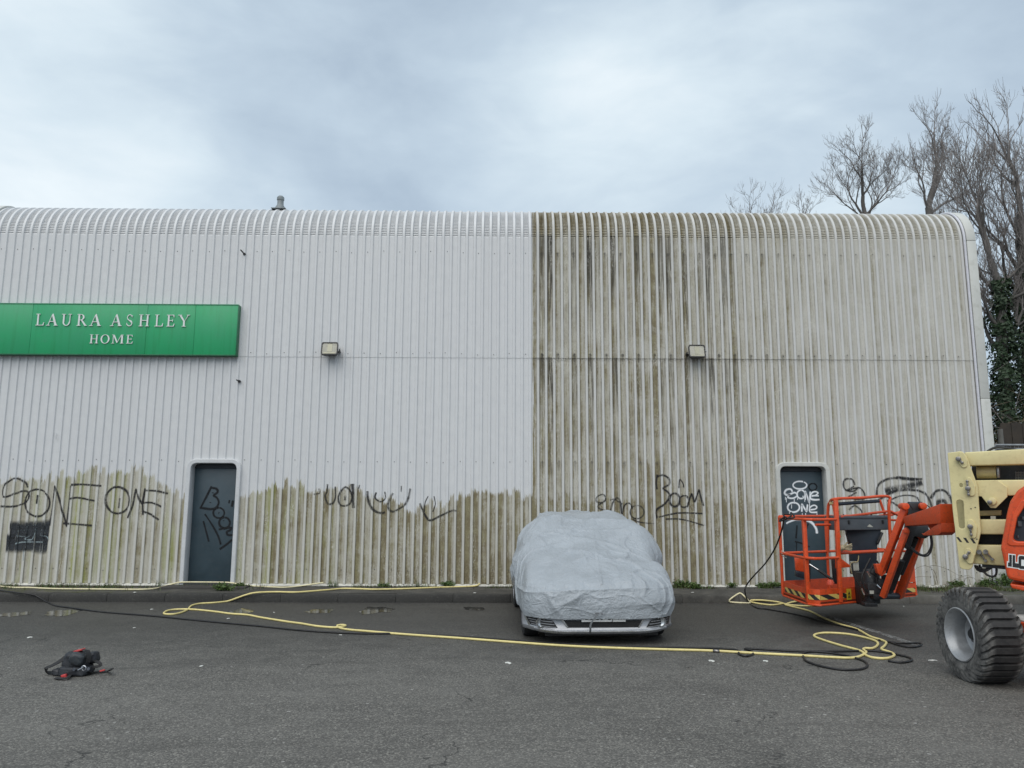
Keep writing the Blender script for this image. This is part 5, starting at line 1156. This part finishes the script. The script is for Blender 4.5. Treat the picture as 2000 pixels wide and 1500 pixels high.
hose('hose', [(937, 1139), (933, 1143), (920, 1145), (880, 1146.5), (860, 1147), (800, 1149.5), (735, 1151), (700, 1150), (670, 1149.5), (640, 1152), (580, 1156.5), (540, 1156), (500, 1157.5), (480, 1162), (460, 1169), (443, 1174.5), (420, 1177), (390, 1179), (374, 1183), (367, 1190), (355, 1196), (338, 1199.5), (322, 1199), (321, 1196), (330, 1192), (350, 1190), (380, 1190.5), (420, 1194.5), (450, 1198.5), (480, 1200.5), (495, 1203), (510, 1206), (560, 1214), (590, 1218), (620, 1223), (655, 1225.5), (675, 1222.5), (671, 1220.5), (659, 1221.5), (663, 1226), (680, 1229.5), (720, 1233), (760, 1236.5), (820, 1241), (900, 1246.5), (1000, 1254), (1100, 1261), (1200, 1265.5), (1300, 1268.5), (1390, 1271), (1480, 1276), (1560, 1280), (1620, 1283.5), (1660, 1285), (1680, 1281.5), (1692, 1274), (1686, 1269), (1690, 1266), (1702, 1266.5), (1712, 1262), (1714, 1255), (1700, 1248), (1660, 1239), (1620, 1236), (1598, 1237.5), (1590, 1242), (1605, 1249), (1640, 1260), (1680, 1271), (1690, 1279), (1705, 1284.5), (1730, 1286), (1746, 1281), (1742, 1275), (1722, 1268), (1727, 1262), (1731, 1255), (1722, 1250), (1700, 1243), (1672, 1228), (1640, 1219), (1610, 1207), (1580, 1193), (1540, 1183), (1535, 1180), (1555, 1174.5), (1580, 1174.5), (1599, 1178), (1597, 1182), (1570, 1183.5), (1540, 1181), (1520, 1176), (1490, 1172.5), (1467, 1172.5), (1468, 1176), (1490, 1180), (1510, 1181.5), (1528, 1179)], .0135, M_YH, 'long yellow hose snaking across the tarmac in front of the covered car', 'hose')
hose('hose', [(1466, 1178), (1440, 1177), (1426, 1175.5), (1425, 1172), (1432, 1166), (1445, 1158.5), (1452, 1163), (1460, 1171), (1466, 1177)], .0125, M_PH, 'short yellow hose loop leaning on the kerb left of the lift basket', 'hose')
j_ = hose('hose_joint', [(1393, 1271), (1405, 1272)], .017, M_STEEL, 'small metal coupling on the yellow hose', 'hose coupling')
hose('hose', [(-40, 1148), (0, 1153), (30, 1157), (62, 1161), (75, 1166), (92, 1176), (110, 1183), (140, 1187), (200, 1195), (300, 1203), (400, 1213), (500, 1222), (600, 1232), (700, 1237), (790, 1237.5), (900, 1243), (1000, 1250), (1100, 1257), (1200, 1262), (1300, 1264), (1400, 1266), (1440, 1270), (1443, 1277), (1455, 1281.5), (1470, 1278), (1468, 1271), (1455, 1267.5), (1470, 1267), (1560, 1272), (1640, 1272), (1700, 1271), (1740, 1276), (1775, 1284), (1780, 1290), (1760, 1294), (1735, 1291)], .0115, M_BH, 'long black pressure hose lying beside the yellow hose', 'hose')
hose('hose', [(1570, 1284), (1568, 1277), (1580, 1273), (1610, 1274), (1650, 1280), (1685, 1290), (1694, 1300), (1680, 1307), (1640, 1307.5), (1600, 1300), (1575, 1291), (1570, 1284)], .0115, M_BH, 'black hose coiled in one wide loop on the tarmac', 'hose')
# the cable that hangs from the basket
p = [A(a, b, Y) for a, b, Y in ((1545, 1001, 10.35), (1552, 1010, 10.25), (1538, 1012, 10.3), (1530, 1005, 10.4), (1546, 1006, 10.3), (1535, 1014, 10.35), (1522, 1018, 10.45), (1533, 1009, 10.4), (1531, 1014, 10.5), (1527, 1035, 10.8), (1515, 1068, 11.2), (1495, 1100, 11.6), (1472, 1125, 11.9), (1458, 1143, 12.1), (1455, 1156, 12.1))]
p += [on(a, b, .011) for a, b in ((1462, 1176), (1478, 1187), (1500, 1190), (1560, 1201), (1620, 1217), (1680, 1232), (1720, 1250), (1760, 1256), (1795, 1256), (1799, 1260), (1780, 1264), (1755, 1260), (1738, 1254))]
m = MB(); m.tube(catmull(p, .03), .011, 8); tag(m.build('hose', M_BH, smooth=180), 'black cable tied to the basket rail and trailing to the ground', 'cable')
# ------------------------------------------------------------------ harness bag
M_BAG = paint('bag_nylon', (.016, .018, .023), .55, wear=.35, scale=12, dirt=(.05, .05, .055), dirt_amt=.4, bump=.5)
M_RED = paint('red_buckle', (.55, .06, .06), .4, wear=.2); M_WEB = paint('black_webbing', (.010, .010, .011), .7, wear=.3, scale=30)
bag = thing('harness_bag', 'black bag with loose straps and red tags lying on the tarmac at the left', 'bag', G(150, 1318))
BY = G(150, 1316).y
def blob(name, px, rx, ry, rz, Y, mat, parent, amp=.12, seed=0, rot=0.):
    c = A(*px, Y); bm = bmesh.new(); bmesh.ops.create_icosphere(bm, subdivisions=4, radius=1)
    vs = []
    for v in bm.verts:
        p = v.co.copy(); e_ = .62; p = V(*[math.copysign(abs(a)**e_, a) for a in p])
        k = 1+amp*mnoise.noise(p*1.6+V(seed, 0, 0))+amp*.5*mnoise.noise(p*4+V(0, seed, 0))
        x, y, z = p.x*rx*k, p.y*ry*k, p.z*rz*k; cr, sr = math.cos(rot), math.sin(rot); x, z = x*cr-z*sr, x*sr+z*cr
        vs.append((c.x+x, c.y+y, max(.006, c.z+z)))
    fs = [tuple(q.index for q in f.verts) for f in bm.faces]; bm.free()
    return link(name, vs, fs, mat, parent, smooth=60)
body = blob('main_pouch', (151, 1294), .118, .10, .10, BY, M_BAG, bag, .14, 1, -.15)
blob('lower_pouch', (150, 1309), .138, .12, .055, BY-.02, M_BAG, bag, .12, 4, .0)
blob('side_pouch', (183, 1284), .042, .06, .055, BY+.05, M_BAG, bag, .1, 9, .2)
blob('front_pad', (152, 1287), .07, .05, .055, BY-.08, paint('bag_panel', (.024, .030, .036), .5, wear=.3, bump=.3), bag, .1, 12, -.3)
blob('waist_roll', (122, 1314), .085, .045, .04, BY-.06, M_BAG, bag, .15, 6, -.1)
blob('end_pad', (128, 1322), .04, .04, .028, BY-.10, M_BAG, bag, .12, 16, 0)
def ribbon(name, pts, w, mat, parent, up=V(0, 0, 1)):
    c = catmull(pts, .02); m = MB()
    for i, p in enumerate(c):
        t = (c[min(i+1, len(c)-1)]-c[max(i-1, 0)]); t = t.normalized() if t.length > 1e-8 else V(1, 0, 0)
        s_ = up.cross(t); s_ = s_.normalized()*w/2 if s_.length > 1e-3 else V(w/2, 0, 0); n2 = s_.cross(t).normalized()*.0025
        m.v += [tuple(p-s_-n2), tuple(p+s_-n2), tuple(p+s_+n2), tuple(p-s_+n2)]
    for i in range(len(c)-1):
        for j in range(4): m.f.append((4*i+j, 4*i+(j+1) % 4, 4*i+4+(j+1) % 4, 4*i+4+j))
    return m.build(name, mat, parent, smooth=50)
ribbon('strap', [A(150, 1272, BY), A(138, 1276, BY-.02), A(122, 1288, BY-.06), A(105, 1298, BY-.08), A(92, 1304, BY-.08), A(89.5, 1309, BY-.08), G(94, 1314, .02), G(108, 1313, .02), A(120, 1313, BY-.09)], .045, M_WEB, bag, V(.3, -.4, 1))
ribbon('strap', [A(163, 1268.5, BY-.02), A(171, 1271, BY-.06), A(174, 1282, BY-.08), A(172, 1294, BY-.09)], .04, M_WEB, bag, V(1, -.6, .2))
ribbon('strap', [A(184, 1290, BY), A(193, 1294, BY-.04), A(197, 1299, BY-.05), A(190, 1302, BY-.06), A(182, 1302, BY-.05)], .03, M_WEB, bag, V(.2, -.6, 1))
ribbon('strap', [A(172, 1313, BY-.1), G(185, 1313, .012), G(200, 1312, .012), G(212, 1311, .012), A(217, 1307, BY-.1), A(219, 1306, BY-.1)], .032, M_WEB, bag, V(0, -.3, 1))
ribbon('strap', [G(108, 1324, .012), G(118, 1325, .015), G(130, 1324, .02), A(138, 1318, BY-.14)], .03, M_WEB, bag, V(0, -.3, 1))
for px, sz, Y in (((155, 1270), (.09, .05, .016), BY), ((125, 1319.5), (.045, .03, .022), BY-.16), ((125, 1324), (.05, .03, .014), BY-.17), ((200, 1309.5), (.045, .02, .014), BY-.11)):
    m = MB(); m.box(A(*px, Y), sz, Matrix.Rotation(-.25, 3, 'Y')); m.build('buckle', M_RED, bag, bevel=.004)
m = MB(); m.tube([A(152, 1309, BY-.16), A(162, 1304, BY-.16)], .006, 6); m.lathe([(.018, 0), (.024, .004), (.018, .008)], A(163, 1305, BY-.16), (0, 1, 0), 16); m.build('karabiner', paint('alloy', (.4, .42, .45), .3, .7), bag)
for q in ((144, 1308), (172, 1307)): m = MB(); m.lathe([(0, 0), (.012, 0), (.014, .008)], A(*q, BY-.165), (0, 1, 0), 12); m.build('eyelet', paint('eyelet_grey', (.08, .09, .11), .4), bag)
# ------------------------------------------------------------------ litter
M_LIT = paint('litter_white', (.62, .62, .58), .7, wear=.2)
for (a, b, s_, lb) in ((263, 1157, .035, 'white pebble on the verge left of the left door step'), (446, 1208, .03, 'white scrap between the yellow and black hoses below the left door'), (58, 1245, .04, 'pale scrap on the tarmac above the bag at the far left'),
    (296, 1190, .03, 'pale chip just above the black hose, left of the yellow hose bend'), (262, 1226, .022, 'tiny white chip below the black hose, right of the bag'), (535, 1196, .02, 'tiny white chip above the yellow hose beside a puddle'),
    (665, 1240, .02, 'tiny white chip right under the small kink of the yellow hose'), (993, 1295, .05, 'largest white scrap alone on the open tarmac below the hoses'), (1353, 1157, .025, 'white chip on the verge right of the covered car'),
    (1390, 1291, .045, 'pale smear of litter below the hose coupling'), (1495, 1291, .035, 'white scrap left of the wide black hose coil'), (1822, 1290, .04, 'pale scrap beside the big lift tyre'), (927, 1158, .03, 'white chip on the verge by the end of the wall hose'),
    (393, 1301, .03, 'white scrap on the open tarmac well right of the bag'), (1765, 1184, .02, 'tiny chip under the lift jib')):
    p = on(a, b, .004); bm = bmesh.new(); bmesh.ops.create_icosphere(bm, subdivisions=1, radius=1); an = random.uniform(0, 3)
    vs = [(p.x+(v.co.x*math.cos(an)*s_+v.co.y*math.sin(an)*s_*.5)*(1+.4*random.random()), p.y+(-v.co.x*math.sin(an)*s_+v.co.y*math.cos(an)*s_*.5), max(p.z-.003, p.z+v.co.z*s_*.25)) for v in bm.verts]; fs = [tuple(q.index for q in f.verts) for f in bm.faces]; bm.free()
    tag(link('litter_scrap', vs, fs, M_LIT, smooth=0), lb, 'litter', 'pale scraps of litter on the ground')
# ------------------------------------------------------------------ trees behind
M_BARK = paint('bark', (.11, .10, .092), .9, wear=.4, scale=3, dirt=(.10, .10, .08), dirt_amt=.4)
M_TWIG = paint('twig_bark', (.21, .19, .18), .9, wear=.3)
def leafmat(name, a, b):
    t = NT(name); p = t.pos(); oi = t.noise(p, 9, 3, .7)
    t.fin(t.mix(t.mr(oi, .3, .7), a, b), .5, 0); t.b.inputs['Specular IOR Level'].default_value = .35; return t.mat
M_IVY = leafmat('ivy_leaf', (.012, .028, .012), (.035, .062, .025)); M_WEED = leafmat('weed_leaf', (.045, .085, .02), (.085, .13, .035)); M_DRY = leafmat('dry_stem', (.12, .085, .045), (.07, .055, .035)); M_BRLEAF = leafmat('bramble_leaf', (.02, .035, .014), (.05, .06, .025))
def grow(tr, tw, p, d, L, r, lev, rnd, maxlev, spread, up_):
    """forking growth: every shoot bends upward, then splits into two or three; tr collects limbs, tw collects twigs"""
    n = 4; pts = [p]; dd = d.copy(); dirs = []
    for i in range(n):
        dd = (dd + V(rnd.gauss(0, 1), rnd.gauss(0, 1), rnd.gauss(0, .7))*.10 + V(0, 0, up_*.07)).normalized(); p = p + dd*(L/n); pts.append(p); dirs.append(dd.copy())
    r2 = max(r*.80, .0045)
    (tr if lev < 3 else tw).tube(pts, r, 7 if lev < 2 else 5 if lev < 4 else 3, r2=r2, cap=False)
    def off(bd, an):
        az = rnd.uniform(0, 6.283); o = bd.orthogonal().normalized(); o2 = bd.cross(o)
        return (bd*math.cos(an) + (o*math.cos(az)+o2*math.sin(az))*math.sin(an)).normalized()
    if lev >= 1:                                            # side shoots
        for k in range(2 if lev < maxlev-1 else 1):
            i = rnd.randrange(n); q = pts[i].lerp(pts[i+1], rnd.random()); nd = off(dirs[i], rnd.uniform(.45, .9)); l2 = L*rnd.uniform(.45, 1.0); c = [q]; e_ = nd
            for j in range(4): e_ = (e_+V(rnd.gauss(0, .13), rnd.gauss(0, .13), .13)).normalized(); c.append(c[-1]+e_*l2/4)
            rr = min(.0085, r*.6); tw.tube(c, rr, 3, r2=.003, cap=False)
            for j in (1, 2, 3):
                e2 = off((c[j+1]-c[j]).normalized(), rnd.uniform(.4, .8)); m1 = c[j]+e2*l2*.25; m2 = m1+(e2+V(0, 0, .35)).normalized()*l2*rnd.uniform(.15, .35); tw.tube([c[j], m1, m2], .0055, 3, r2=.003, cap=False)
    if lev >= maxlev:
        for k in range(2): e2 = off(dd, rnd.uniform(.2, .5)); tw.tube([p, p+e2*L*.5, p+(e2*.8+V(0, 0, .4)).normalized()*L*.95], r2*.8, 3, r2=.003, cap=False)
        return
    ks = 3 if rnd.random() < .22 else 2; az0 = rnd.uniform(0, 6.283)
    o = dd.orthogonal().normalized(); o2 = dd.cross(o)
    for k in range(ks):
        big = k == 0; an = spread*(rnd.uniform(.18, .5) if big else rnd.uniform(.55, 1.05)); az = az0+6.283*k/ks+rnd.uniform(-.5, .5)
        nd = (dd*math.cos(an) + (o*math.cos(az)+o2*math.sin(az))*math.sin(an)).normalized()
        grow(tr, tw, p, nd, L*(rnd.uniform(.82, .96) if big else rnd.uniform(.68, .88)), max(r2*(.86 if big else rnd.uniform(.55, .72)), .005), lev+1, rnd, maxlev, spread, up_)
def tree(label, basepx, Y, toppx, forkpx, r, seed, maxlev=6, spread=.62, limbs=4, group='bare trees behind the warehouse', crownL=None, up_=.5):
    rnd = random.Random(seed); rnd.dens = Y > 25; f = A(*forkpx, Y); gz = 1.5; tp = A(*toppx, Y); b = V(A(*basepx, Y).x, Y+rnd.uniform(-.3, .3), gz)
    root = thing('bare_tree', label, 'tree', b, group); tr = MB(); tw = MB()
    n = 8; pts = [b.lerp(f, i/n)+V(rnd.gauss(0, .05), rnd.gauss(0, .05), 0)*(i not in (0, n)) for i in range(n+1)]
    tk = MB(); tk.tube(pts, r*1.5, 10, r2=r, cap=False); tk.build('trunk', M_BARK, root, smooth=60)
    H = (tp-f).length; d = (tp-f).normalized(); L0 = H*(crownL or .178)
    grow(tr, tw, f, (d+V(rnd.gauss(0, .06), 0, 0)).normalized(), L0*1.1, r*.85, 0, rnd, maxlev, spread, up_)
    for k in range(limbs):
        sx = -1 if k % 2 else 1; dd = (d*rnd.uniform(.55, 1.0)+V(sx*rnd.uniform(.45, 1.0), rnd.uniform(-.6, .6), 0)).normalized(); q = f.lerp(b, (.012 if Y > 25 else .045)*k)
        grow(tr, tw, q, dd, L0*rnd.uniform(.75, 1.0), r*rnd.uniform(.40, .55), 1, rnd, maxlev, spread, up_)
    tr.build('limbs', M_BARK, root, smooth=60); t_ = tw.build('twigs', M_TWIG, root, smooth=60, fix=False); t_['kind'] = 'stuff'
    return root, b, f
tree('tall bare tree with a broad fan crown rising over the stained roof', (1692, 700), 30, (1693, 232), (1690, 420), .105, 3, 6, .62, up_=.9)
tree('tall bare tree leaning right with two leading shoots beside the roof end', (1806, 700), 28, (1872, 196), (1814, 405), .13, 11, 6, .56, limbs=3, up_=.8, crownL=.165)
tree('small bare tree showing only its thin top at the left end of the row', (1478, 700), 33, (1478, 335), (1482, 500), .06, 21, 5, .7, up_=.7)
tree('small bare tree with twin thin tops second in the row', (1552, 700), 33, (1552, 345), (1550, 500), .06, 25, 5, .7, up_=.7)
iv = []
iv.append(tree('bare tree with an ivy clad trunk close to the right corner of the warehouse', (1968, 900), 21, (1925, 255), (1952, 560), .12, 34, 6, .55, limbs=8, up_=1.0))
iv.append(tree('tallest bare tree with an ivy clad trunk at the right edge', (2010, 900), 22, (1990, 195), (1992, 470), .14, 47, 6, .55, limbs=8, up_=1.1))
tree('bare tree cut off by the right edge of the view', (2090, 900), 22, (2080, 240), (2075, 520), .13, 59, 6, .55, limbs=7, up_=1.2)
def leaf(m, c, s, rnd, mi=0, nrm=None):
    a = V(rnd.gauss(0, 1), rnd.gauss(0, 1), rnd.gauss(0, 1)).normalized() if nrm is None else (nrm+V(rnd.gauss(0, .5), rnd.gauss(0, .5), rnd.gauss(0, .5))).normalized()
    u = a.orthogonal().normalized(); q = rnd.uniform(0, 6.28); v = a.cross(u); u, v = u*math.cos(q)+v*math.sin(q), v*math.cos(q)-u*math.sin(q)
    m.add([c-u*s, c-v*s*.55+a*s*.15, c+u*s, c+v*s*.55+a*s*.15], [(0, 1, 2, 3)], mi)
def ivy(root, b, f, n, z0, z1, r0, seed):
    rnd = random.Random(seed); m = MB()
    for _ in range(n):
        t = rnd.random()**.8; c = b.lerp(f, 0)+ (f-b)*((z0+(z1-z0)*t-b.z)/(f.z-b.z)); q = rnd.uniform(0, 6.28)
        cl = .55+.7*mnoise.noise(V(math.cos(q)*1.3, math.sin(q)*1.3, t*9+seed))+.4*mnoise.noise(V(q, t*25, seed)); rr = r0*(1.15-.55*t)*max(.15, cl)*(.7+.5*rnd.random())
        leaf(m, c+V(math.cos(q)*rr, math.sin(q)*rr, rnd.gauss(0, .06)), rnd.uniform(.035, .075), rnd, 0, V(math.cos(q), math.sin(q), .5))
    m.build('ivy', M_IVY, root, smooth=0, fix=False)['kind'] = 'stuff'
ivy(*iv[0], 7500, 1.6, 7.8, .62, 5); ivy(*iv[1], 7500, 1.6, 8.4, .75, 8)
# tangled undergrowth on the bank
rnd = random.Random(77); m = MB()
for _ in range(2600):
    x = rnd.uniform(9.3, 26); y = rnd.uniform(17.2, 25); z = bank_z(x, y); h = rnd.uniform(1.0, 4.6)*(.6+.5*mnoise.noise(V(x*.5, y*.5, 4))+.2)
    d = V(rnd.gauss(0, .45), rnd.gauss(0, .3), 1).normalized(); pts = [V(x, y, z)]
    for k in range(5): d = (d+V(rnd.gauss(0, .28), rnd.gauss(0, .2), -.10*k)).normalized(); pts.append(pts[-1]+d*h/5)
    m.tube(pts, .013, 3, r2=.004, cap=False, m=0 if rnd.random() < .55 else 1)
for _ in range(15000):
    x = rnd.uniform(9.2, 26); y = rnd.uniform(16.8, 25); z = bank_z(x, y); hh = 3.1*(.55+.7*mnoise.noise(V(x*.45, y*.45, 4)))+.6
    leaf(m, V(x, y, z+hh*rnd.random()**1.3), rnd.uniform(.05, .10), rnd, 2 if rnd.random() < .75 else 1)
tag(m.build('undergrowth', [M_TWIG, M_DRY, M_BRLEAF], smooth=0, fix=False), kind='stuff')
# timber fence at the right
M_FENCE = paint('dark_fence_timber', (.052, .042, .033), .9, wear=.4, scale=5, dirt=(.02, .02, .018), dirt_amt=.5)
fl = A(1957, 870, 17.2); fx = fl.x; ft = A(1975, 826, 17.2).z; fn = thing('timber_fence', 'dark brown close boarded timber fence beyond the right corner of the warehouse', 'fence', (fx+2, 17.2, bank_z(fx+2, 17.2)))
for k in range(36):
    x = fx+.125*k; z0 = bank_z(x, 17.2)-.1; m = MB(); m.box((x+.06, 17.2+(.012 if k % 2 else 0), (z0+ft+random.uniform(-.02, .02))/2), (.12, .018, ft-z0)); m.build('board', M_FENCE, fn)
for zz in (.5, 2.0): m = MB(); m.box((fx+2.25, 17.25, bank_z(fx, 17.2)+zz), (4.5, .05, .09)); m.build('rail', M_FENCE, fn)
pz = A(1953, 838, 17.0); m = MB(); m.cyl(V(pz.x, 17.0, .3), V(pz.x, 17.0, pz.z), .055, 12); tag(m.build('post', paint('pale_post', (.16, .155, .14), .8, wear=.3)), 'pale round post in front of the dark timber fence', 'post')
# galvanised mesh panel behind the lift
M_GALV = paint('galvanised', (.33, .34, .35), .45, .5, wear=.25, dirt=(.15, .15, .14), dirt_amt=.4)
p0, p1 = A(1943, 869, 14.6), A(2120, 869, 14.6); mp_ = thing('mesh_fence_panel', 'galvanised steel mesh fence panel closing the gap beside the warehouse', 'fence', ((p0.x+p1.x)/2, 14.6, 0))
for a, b in (((p0.x, p0.z), (p1.x, p0.z)), ((p0.x, p0.z-.075), (p1.x, p0.z-.075)), ((p0.x, .15), (p1.x, .15))):
    m = MB(); m.cyl((a[0], 14.6, a[1]), (b[0], 14.6, b[1]), .021, 10); m.build('rail', M_GALV, mp_)
for x in (p0.x, p1.x): m = MB(); m.cyl((x, 14.6, 0), (x, 14.6, p0.z), .021, 10); m.build('post', M_GALV, mp_)
m = MB(); k = int((p1.x-p0.x)/.075)
for i in range(k): m.tube([(p0.x+.075*i, 14.6, .15), (p0.x+.075*i, 14.6, p0.z)], .002, 4, cap=False)
for i in range(12): m.tube([(p0.x, 14.596, .3+.2*i), (p1.x, 14.596, .3+.2*i)], .002, 4, cap=False)
m.build('mesh_wires', M_GALV, mp_, fix=False)['kind'] = 'stuff'
# ------------------------------------------------------------------ weeds and grass at the foot of the wall
def weed(px, kind, size, seed, label):
    rnd = random.Random(seed); p = on(px[0], max(px[1], 1144.5), 0.); m = MB()
    if kind == 'tuft':
        for _ in range(26):
            q = rnd.uniform(0, 6.28); h = size*rnd.uniform(.5, 1.1); ln = rnd.uniform(.2, .8); c = p+V(rnd.gauss(0, .03), rnd.gauss(0, .02), 0); t = V(math.cos(q), math.sin(q)*.6, 0); sd_ = V(-t.y, t.x, 0)*.005*rnd.uniform(.8, 1.6); vs = []
            for k in range(5): u = k/4; w = sd_*(1-u*.9); o = c+t*h*ln*u*u+V(0, 0, h*(u-.25*ln*u*u)); vs += [o-w, o+w]
            m.add(vs, [(2*k, 2*k+1, 2*k+3, 2*k+2) for k in range(4)])
    else:
        for _ in range(int(26*kind)):
            q = rnd.uniform(0, 6.28); rr = size*rnd.random()**.7; base = p+V(math.cos(q)*rr*.5, math.sin(q)*rr*.2, 0); tip = p+V(math.cos(q)*rr*1.1, min(.05, math.sin(q)*rr*.4), size*rnd.uniform(.2, .75)*(1.15-rr/size*.5))
            m.tube([base, (base+tip)/2+V(0, 0, .03), tip], .003, 3, cap=False)
            for _ in range(5):
                c = base.lerp(tip, rnd.uniform(.4, 1.05))+V(rnd.gauss(0, .02), rnd.gauss(0, .015), rnd.gauss(0, .012)); leaf(m, c, rnd.uniform(.012, .03), rnd, 0, V(0, -.3, 1))
    tag(m.build('weed', M_WEED, smooth=0, fix=False), label, 'weed', 'weeds along the foot of the wall')
weed((312, 1146), 'tuft', .17, 1, 'spiky grass tuft left of the left door step')
weed((436, 1153), 2.4, .17, 2, 'leafy weed at the right end of the left door step')
weed((470, 1148), 1.4, .12, 3, 'low leafy weed just right of the left door frame')
weed((647, 1146), 'tuft', .16, 4, 'dense spiky tuft in the middle of the clean wall foot')
weed((655, 1147), 'tuft', .12, 14, 'smaller tuft touching the dense spiky one')
weed((750, 1147), 1.0, .10, 5, 'sparse low weed right of the dense tuft')
weed((816, 1146), 'tuft', .11, 6, 'short grass tuft above the yellow hose')
weed((875, 1143), 1.4, .12, 7, 'low green weed near the end of the wall hose')
weed((1335, 1148), 2.6, .19, 8, 'bushy green weed just right of the covered car')
weed((1358, 1150), 1.6, .14, 18, 'low weed trailing right of the bushy one')
weed((1430, 1146), .8, .09, 9, 'thin weed alone at the foot of the stained wall')
weed((1492, 1148), 1.6, .12, 10, 'leafy weed left of the right door')
weed((1514, 1146), 1.6, .14, 11, 'leafy weed by the left jamb of the right door')
weed((1868, 1137), 1.6, .14, 12, 'dark weed under the cream lift plate')
weed((1925, 1139), 1.8, .16, 13, 'weed at the foot of the wall right of the cream lift plate')
weed((1962, 1138), 3.2, .30, 15, 'dark bushy weed at the right corner of the warehouse')
def bramble(paths, label, seed):
    rnd = random.Random(seed); m = MB(); first_ = None
    for pp in paths:
        c = catmull([A(a, b, WY-.14) if b < 1136 else on(a, b, .004) for a, b in pp], .03); m.tube(c, .004, 4, r2=.002, cap=False)
        for q in c[3::3]:
            if rnd.random() < .55: leaf(m, q+V(rnd.gauss(0, .015), rnd.gauss(0, .01), rnd.gauss(0, .015)), rnd.uniform(.010, .024), rnd, 1)
    tag(m.build('bramble', [M_DRY, M_BRLEAF], smooth=0, fix=False), label, 'bramble', 'brambles against the right end of the wall')
bramble([[(1832, 1140), (1826, 1118), (1817, 1108), (1822, 1104), (1840, 1108), (1858, 1116), (1880, 1128)], [(1828, 1142), (1823, 1125), (1820, 1112)], [(1817, 1108), (1805, 1105), (1790, 1110), (1782, 1120)], [(1785, 1128), (1800, 1126), (1820, 1127)]], 'thin arching bramble stems right of the lift basket', 3)
bramble([[(1845, 1142), (1860, 1135), (1875, 1128), (1890, 1124), (1900, 1130)], [(1882, 1142), (1886, 1130), (1900, 1128), (1910, 1138)], [(1895, 1142), (1893, 1132), (1885, 1126)]], 'leafier bramble low under the cream lift plate', 4)
rnd = random.Random(5); m = MB()
for lo, hi, n in ((-13, -6.4, 5200), (-6.4, -4.0, 500), (-3.5, .4, 900), (2.6, 4.6, 900), (5.6, 9.0, 6500)):
    for _ in range(n):
        x = rnd.uniform(lo, hi); y = WY-.07-abs(rnd.gauss(0, .20 if lo < -6 or lo > 5 else .07)); 
        if y < KY+.17 or mnoise.noise(V(x*2.2, y*3, 1)) < -.08: continue
        h = rnd.uniform(.02, .10); q = rnd.uniform(0, 6.28); t = V(math.cos(q), math.sin(q), 0); s_ = V(-t.y, t.x, 0)*.0045; c = V(x, y, VZ+.012)
        m.add([c-s_, c+s_, c+t*h*.5+V(0, 0, h)], [(0, 1, 2)], 0 if rnd.random() < .6 else 1)
tag(m.build('verge_grass', [M_WEED, M_DRY], smooth=0, fix=False), kind='stuff')
